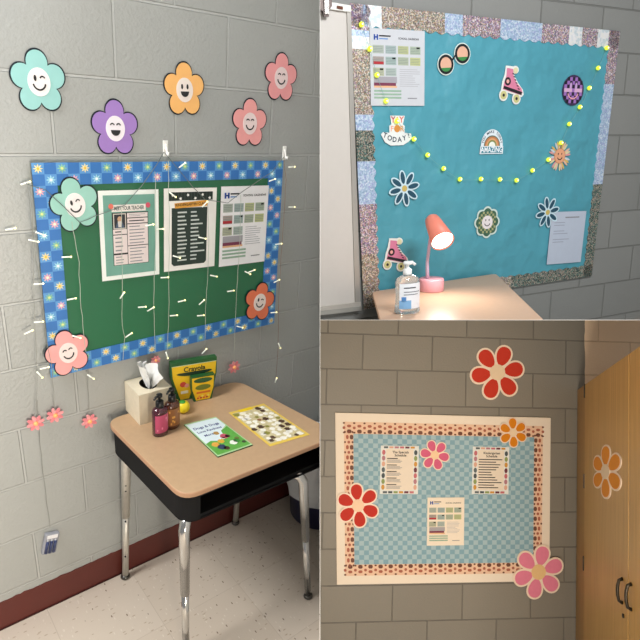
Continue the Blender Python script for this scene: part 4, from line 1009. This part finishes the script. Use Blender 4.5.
YB = -.0165
def hp6(b, c, R, phase, col, cen, label, mtx=None, sx=1.0, lin2=None):
    t_ = thing('paper_flower', label, 'flower cutout', mtx if mtx is not None else frame(b, c))
    def sk(mb):
        if lin2: mb.v = [(x * lin2[0] + z * lin2[1], yy, x * lin2[2] + z * lin2[3]) for x, yy, z in mb.v]
        return mb
    def petal(a, g):
        pts = []
        for i in range(24):
            th = 2 * PI * i / 24; r = 1 + 0.0 * math.cos(th); x = R * (.62 + .37 * math.cos(th)) + g * math.cos(th); z = (R * .27 * math.sin(th) * (1 + .22 * math.cos(th)) + g * math.sin(th))
            pts.append(((x * math.cos(a) - z * math.sin(a)) * sx, x * math.sin(a) + z * math.cos(a)))
        return pts
    mb = MB()
    for k in range(6): mb.prism(petal(math.radians(phase + 60 * k), R * .06), M('efd9c4', .5), -.0030 - .00003 * k, 0)
    build('outline', sk(mb), parent=t_)
    for k in range(6):
        mb = MB(); mb.prism(petal(math.radians(phase + 60 * k), -R * .01), M(col, .6, var=.06), -.0042, -.0032); build('petal', sk(mb), parent=t_)
    mb = MB(); mb.prism(ellipse(0, 0, R * .29 * sx, R * .29, 28), M(cen, .5), -.0054, -.0015); build('center', sk(mb), parent=t_)
def fl6(px, py, rpx, phase, col, cen, label, y): 
    c = wp('B', px, py, y); R = sized('B', px, py, 2 * rpx, y) / 2; hp6('B', c, R, phase, col, cen, label)
fl6(497.2, 372.3, 27.5, 10, 'c43420', 'e8cfae', 'large coral red paper flower on the grey wall above the checked board', -.001)
fl6(512.9, 432.5, 14.6, 34, 'd5800f', 'e8cfb0', 'small orange paper flower on the top right corner of the checked board', YB)
fl6(434.6, 455, 15, 50, 'd05e80', 'ecc9a0', 'small pink paper flower between the two upper pages on the checked board', YB)
fl6(358, 505.4, 21.8, 38, 'bc2208', 'ecc6a4', 'bright red paper flower on the left border of the checked board', YB)
fl6(538.3, 571.8, 26.5, 18, 'e0809a', 'e6c088', 'large pink paper flower on the bottom right corner of the checked board', YB)

def framed_page(quad, label, title, groups):
    t_, w_, h_ = page('B', quad, label, 'schedule_page', 'paper', YB, None, M('dfe2e0', .6)); Y = -.001
    mb = MB(); mb.rect(-w_ * .36, -h_ * .42, w_ * .36, h_ * .43, M('e6d9c8', .6), Y - .0003, Y); build('text_panel', mb, parent=t_)
    mb = MB(); cols = ['c06a72', '5a6468', 'c8923c', 'b07a84', '4a5458', '6a3440', 'd8a890', '8a9a5c']
    for k in range(7):
        for sx in (-1, 1): mb.prism(ellipse(sx * w_ * .42, h_ * (.36 - k * .12), w_ * .045, h_ * .055, 10), M(cols[(k * 3 + (sx > 0) * 4) % 8], .6), Y - .0004, Y)
    for k in range(6):
        mb.rect(-w_ * .42 + k * w_ * .14, h_ * .445, -w_ * .42 + k * w_ * .14 + w_ * .11, h_ * .485, M(cols[(k * 5 + 1) % 8], .6), Y - .0004, Y)
        mb.rect(-w_ * .42 + k * w_ * .14, -h_ * .485, -w_ * .42 + k * w_ * .14 + w_ * .11, -h_ * .44, M(cols[(k * 3 + 1) % 8], .6), Y - .0004, Y)
    build('flower_edging', mb, parent=t_)
    mb = MB(); Y -= .0003
    mb.text(title[0], h_ * .07, w_ * .02, h_ * .365, INK, Y - .0002); mb.text(title[1], h_ * .07, w_ * .02, h_ * .30, INK, Y - .0002); build('heading', mb, parent=t_)
    mb = MB(); z = .25
    for g in range(groups):
        if groups == 5:
            lines(mb, -w_ * .33, -w_ * .05, h_ * z, h_ * (z - .03), 1, INK, Y, .1, .6); lines(mb, -w_ * .33, w_ * .08, h_ * (z - .035), h_ * (z - .105), 3, GREY_INK, Y, .2, .45); z -= .135
        else:
            lines(mb, -w_ * .33, w_ * random.uniform(.0, .34), h_ * z, h_ * (z - .04), 1, M('33302e', .6), Y, .05, .5); z -= .054
    build('text_lines', mb, parent=t_)
framed_page(((380.5, 445), (418.2, 446.5), (418.5, 494.5), (380, 493.5)), 'flower edged schedule page at the upper left of the checked board', ('The Specials', 'Schedule'), 5)
framed_page(((472.6, 446.3), (509, 447.4), (508.6, 494.5), (472, 493.6)), 'flower edged schedule page at the upper right of the checked board', ('Kindergarten', 'Schedule'), 12)
calendar('B', ((426.9, 497.2), (464.3, 497.8), (463.9, 545.3), (427.4, 545.5)), 'white school calendar page at the bottom centre of the checked board', YB, 'ecdfcd')

# wooden cabinet at the right
A0 = wp('B', 577, 392); dB = ray('B', 480, 330); dirn = Vector((dB.x, dB.y, 0)).normalized() * -1      # toward the viewer along the doors
nB = Vector((0, 0, 1)).cross(dirn).normalized()
if nB.x > 0: nB = -nB                                                                               # faces the room (left)
org = A0 + Vector((0, -.004, 0))
def cp(px, py): # on door plane -> (s along doors, z)
    p = vp('B', px, py, org, nB); return ((p - org).dot(dirn), p.z)
MC = BM['B'] @ (Matrix((( dirn.x, -nB.x, 0, org.x), (dirn.y, -nB.y, 0, org.y), (0, 0, 1, 0), (0, 0, 0, 1))))
print('CAB', [tuple(round(v, 3) for v in cp(*p)) for p in ((577, 391), (586, 383), (640, 346), (585, 640), (622, 590), (629, 600), (607, 472))], dirn, nB)
cab = thing('wooden_cabinet', 'tall honey oak cabinet with two doors at the right edge', 'cabinet', MC)
oak = wood('honey_oak', 'b08646', 'c69c58'); oak2 = wood('honey_oak_edge', '9c743c', 'ae8448')
def P4(pxs): return [cp(*p) for p in pxs]
tl = P4([(577, 391.5), (585.5, 384.5)]); e1 = cp(640, 346.5); sl = (e1[1] - tl[1][1]) / (e1[0] - tl[1][0]); zb_ = -2.0
S0 = .004; S1 = tl[1][0]; Smid = cp(629, 560)[0]; Sd = Smid * 2 - S1; Ztop = lambda s: tl[1][1] + sl * (s - S1)
dp = .45; drop = .16
mb = MB()   # carcass, its top sloping back
prf = [(S0, zb_), (Sd + .03, zb_), (Sd + .03, Ztop(Sd + .03) - .004), (S0, Ztop(S0) - .004)]
mb.add([(s, .020, z) for s, z in prf] + [(s, .020 + dp, z - (drop if z > -1.9 else 0)) for s, z in prf], [(0, 1, 2, 3), (7, 6, 5, 4), (0, 4, 5, 1), (1, 5, 6, 2), (2, 6, 7, 3), (3, 7, 4, 0)], oak2)
build('carcass', mb, parent=cab, clip=CB + [(BM['B'] @ Vector((0, -.001, 0)), BM['B'].to_3x3() @ Vector((0, -1, 0)))])
mb = MB(); mb.prism([(S0, zb_), (S1 - .003, zb_), (S1 - .003, Ztop(S1)), (S0, Ztop(S0))], oak2, .0, .019); build('stile', mb, parent=cab)
def door(s0, s1, hinge):
    mb = MB(); mb.prism([(s0, zb_ + .05), (s1, zb_ + .05), (s1, Ztop(s1)), (s0, Ztop(s0))], oak, -.002, .018); return build('door', mb, parent=cab, bevel=.002, clip=CB)
d1 = door(S1, Smid - .006, 0); d2 = door(Smid + .006, Sd, 1)
bz = M('3a342c', .35, .8)
for (px, py, dr) in ((623.5, 591, d1), (632.5, 597, d2)):
    s_, z_ = cp(px, py); s_ = min(s_, Smid - .02) if dr is d1 else max(s_, Smid + .02); h = .047
    mb = MB(); mb.tube([(s_, -.002, z_ + h), (s_, -.016, z_ + h * .85), (s_, -.021, z_ + h * .4), (s_, -.022, z_), (s_, -.021, z_ - h * .4), (s_, -.016, z_ - h * .85), (s_, -.002, z_ - h)], [.007, .006, .006, .006, .006, .006, .007], bz, 12); build('handle', mb, parent=dr)
s_, z_ = cp(624.5, 616); mb = MB(); mb.tube([(s_, -.002, z_), (s_, -.008, z_)], .008, bz, 14); build('keyhole', mb, parent=d1)
for py in (391, 482, 566):
    z_ = cp(585.5, py)[1]; mb = MB(); mb.box((S1 - .002, -.004, z_), (.012, .006, .075), bz); build('hinge', mb, parent=cab)
s_, z_ = cp(606.9, 471.8)
hx = Vector(cp(619.9, 471.8)) - Vector(cp(593.9, 471.8)); vz = Vector(cp(606.9, 445.3)) - Vector(cp(606.9, 498.3))
hp6('B', None, 1.0, 30, 'de8a06', 'ead2b4', 'orange paper flower stuck on the wooden cabinet door', MC @ Matrix.Translation((s_, -.0025, z_)), 1.0, (hx.x / 1.78, vz.x / 2.04, hx.y / 1.78, vz.y / 2.04))
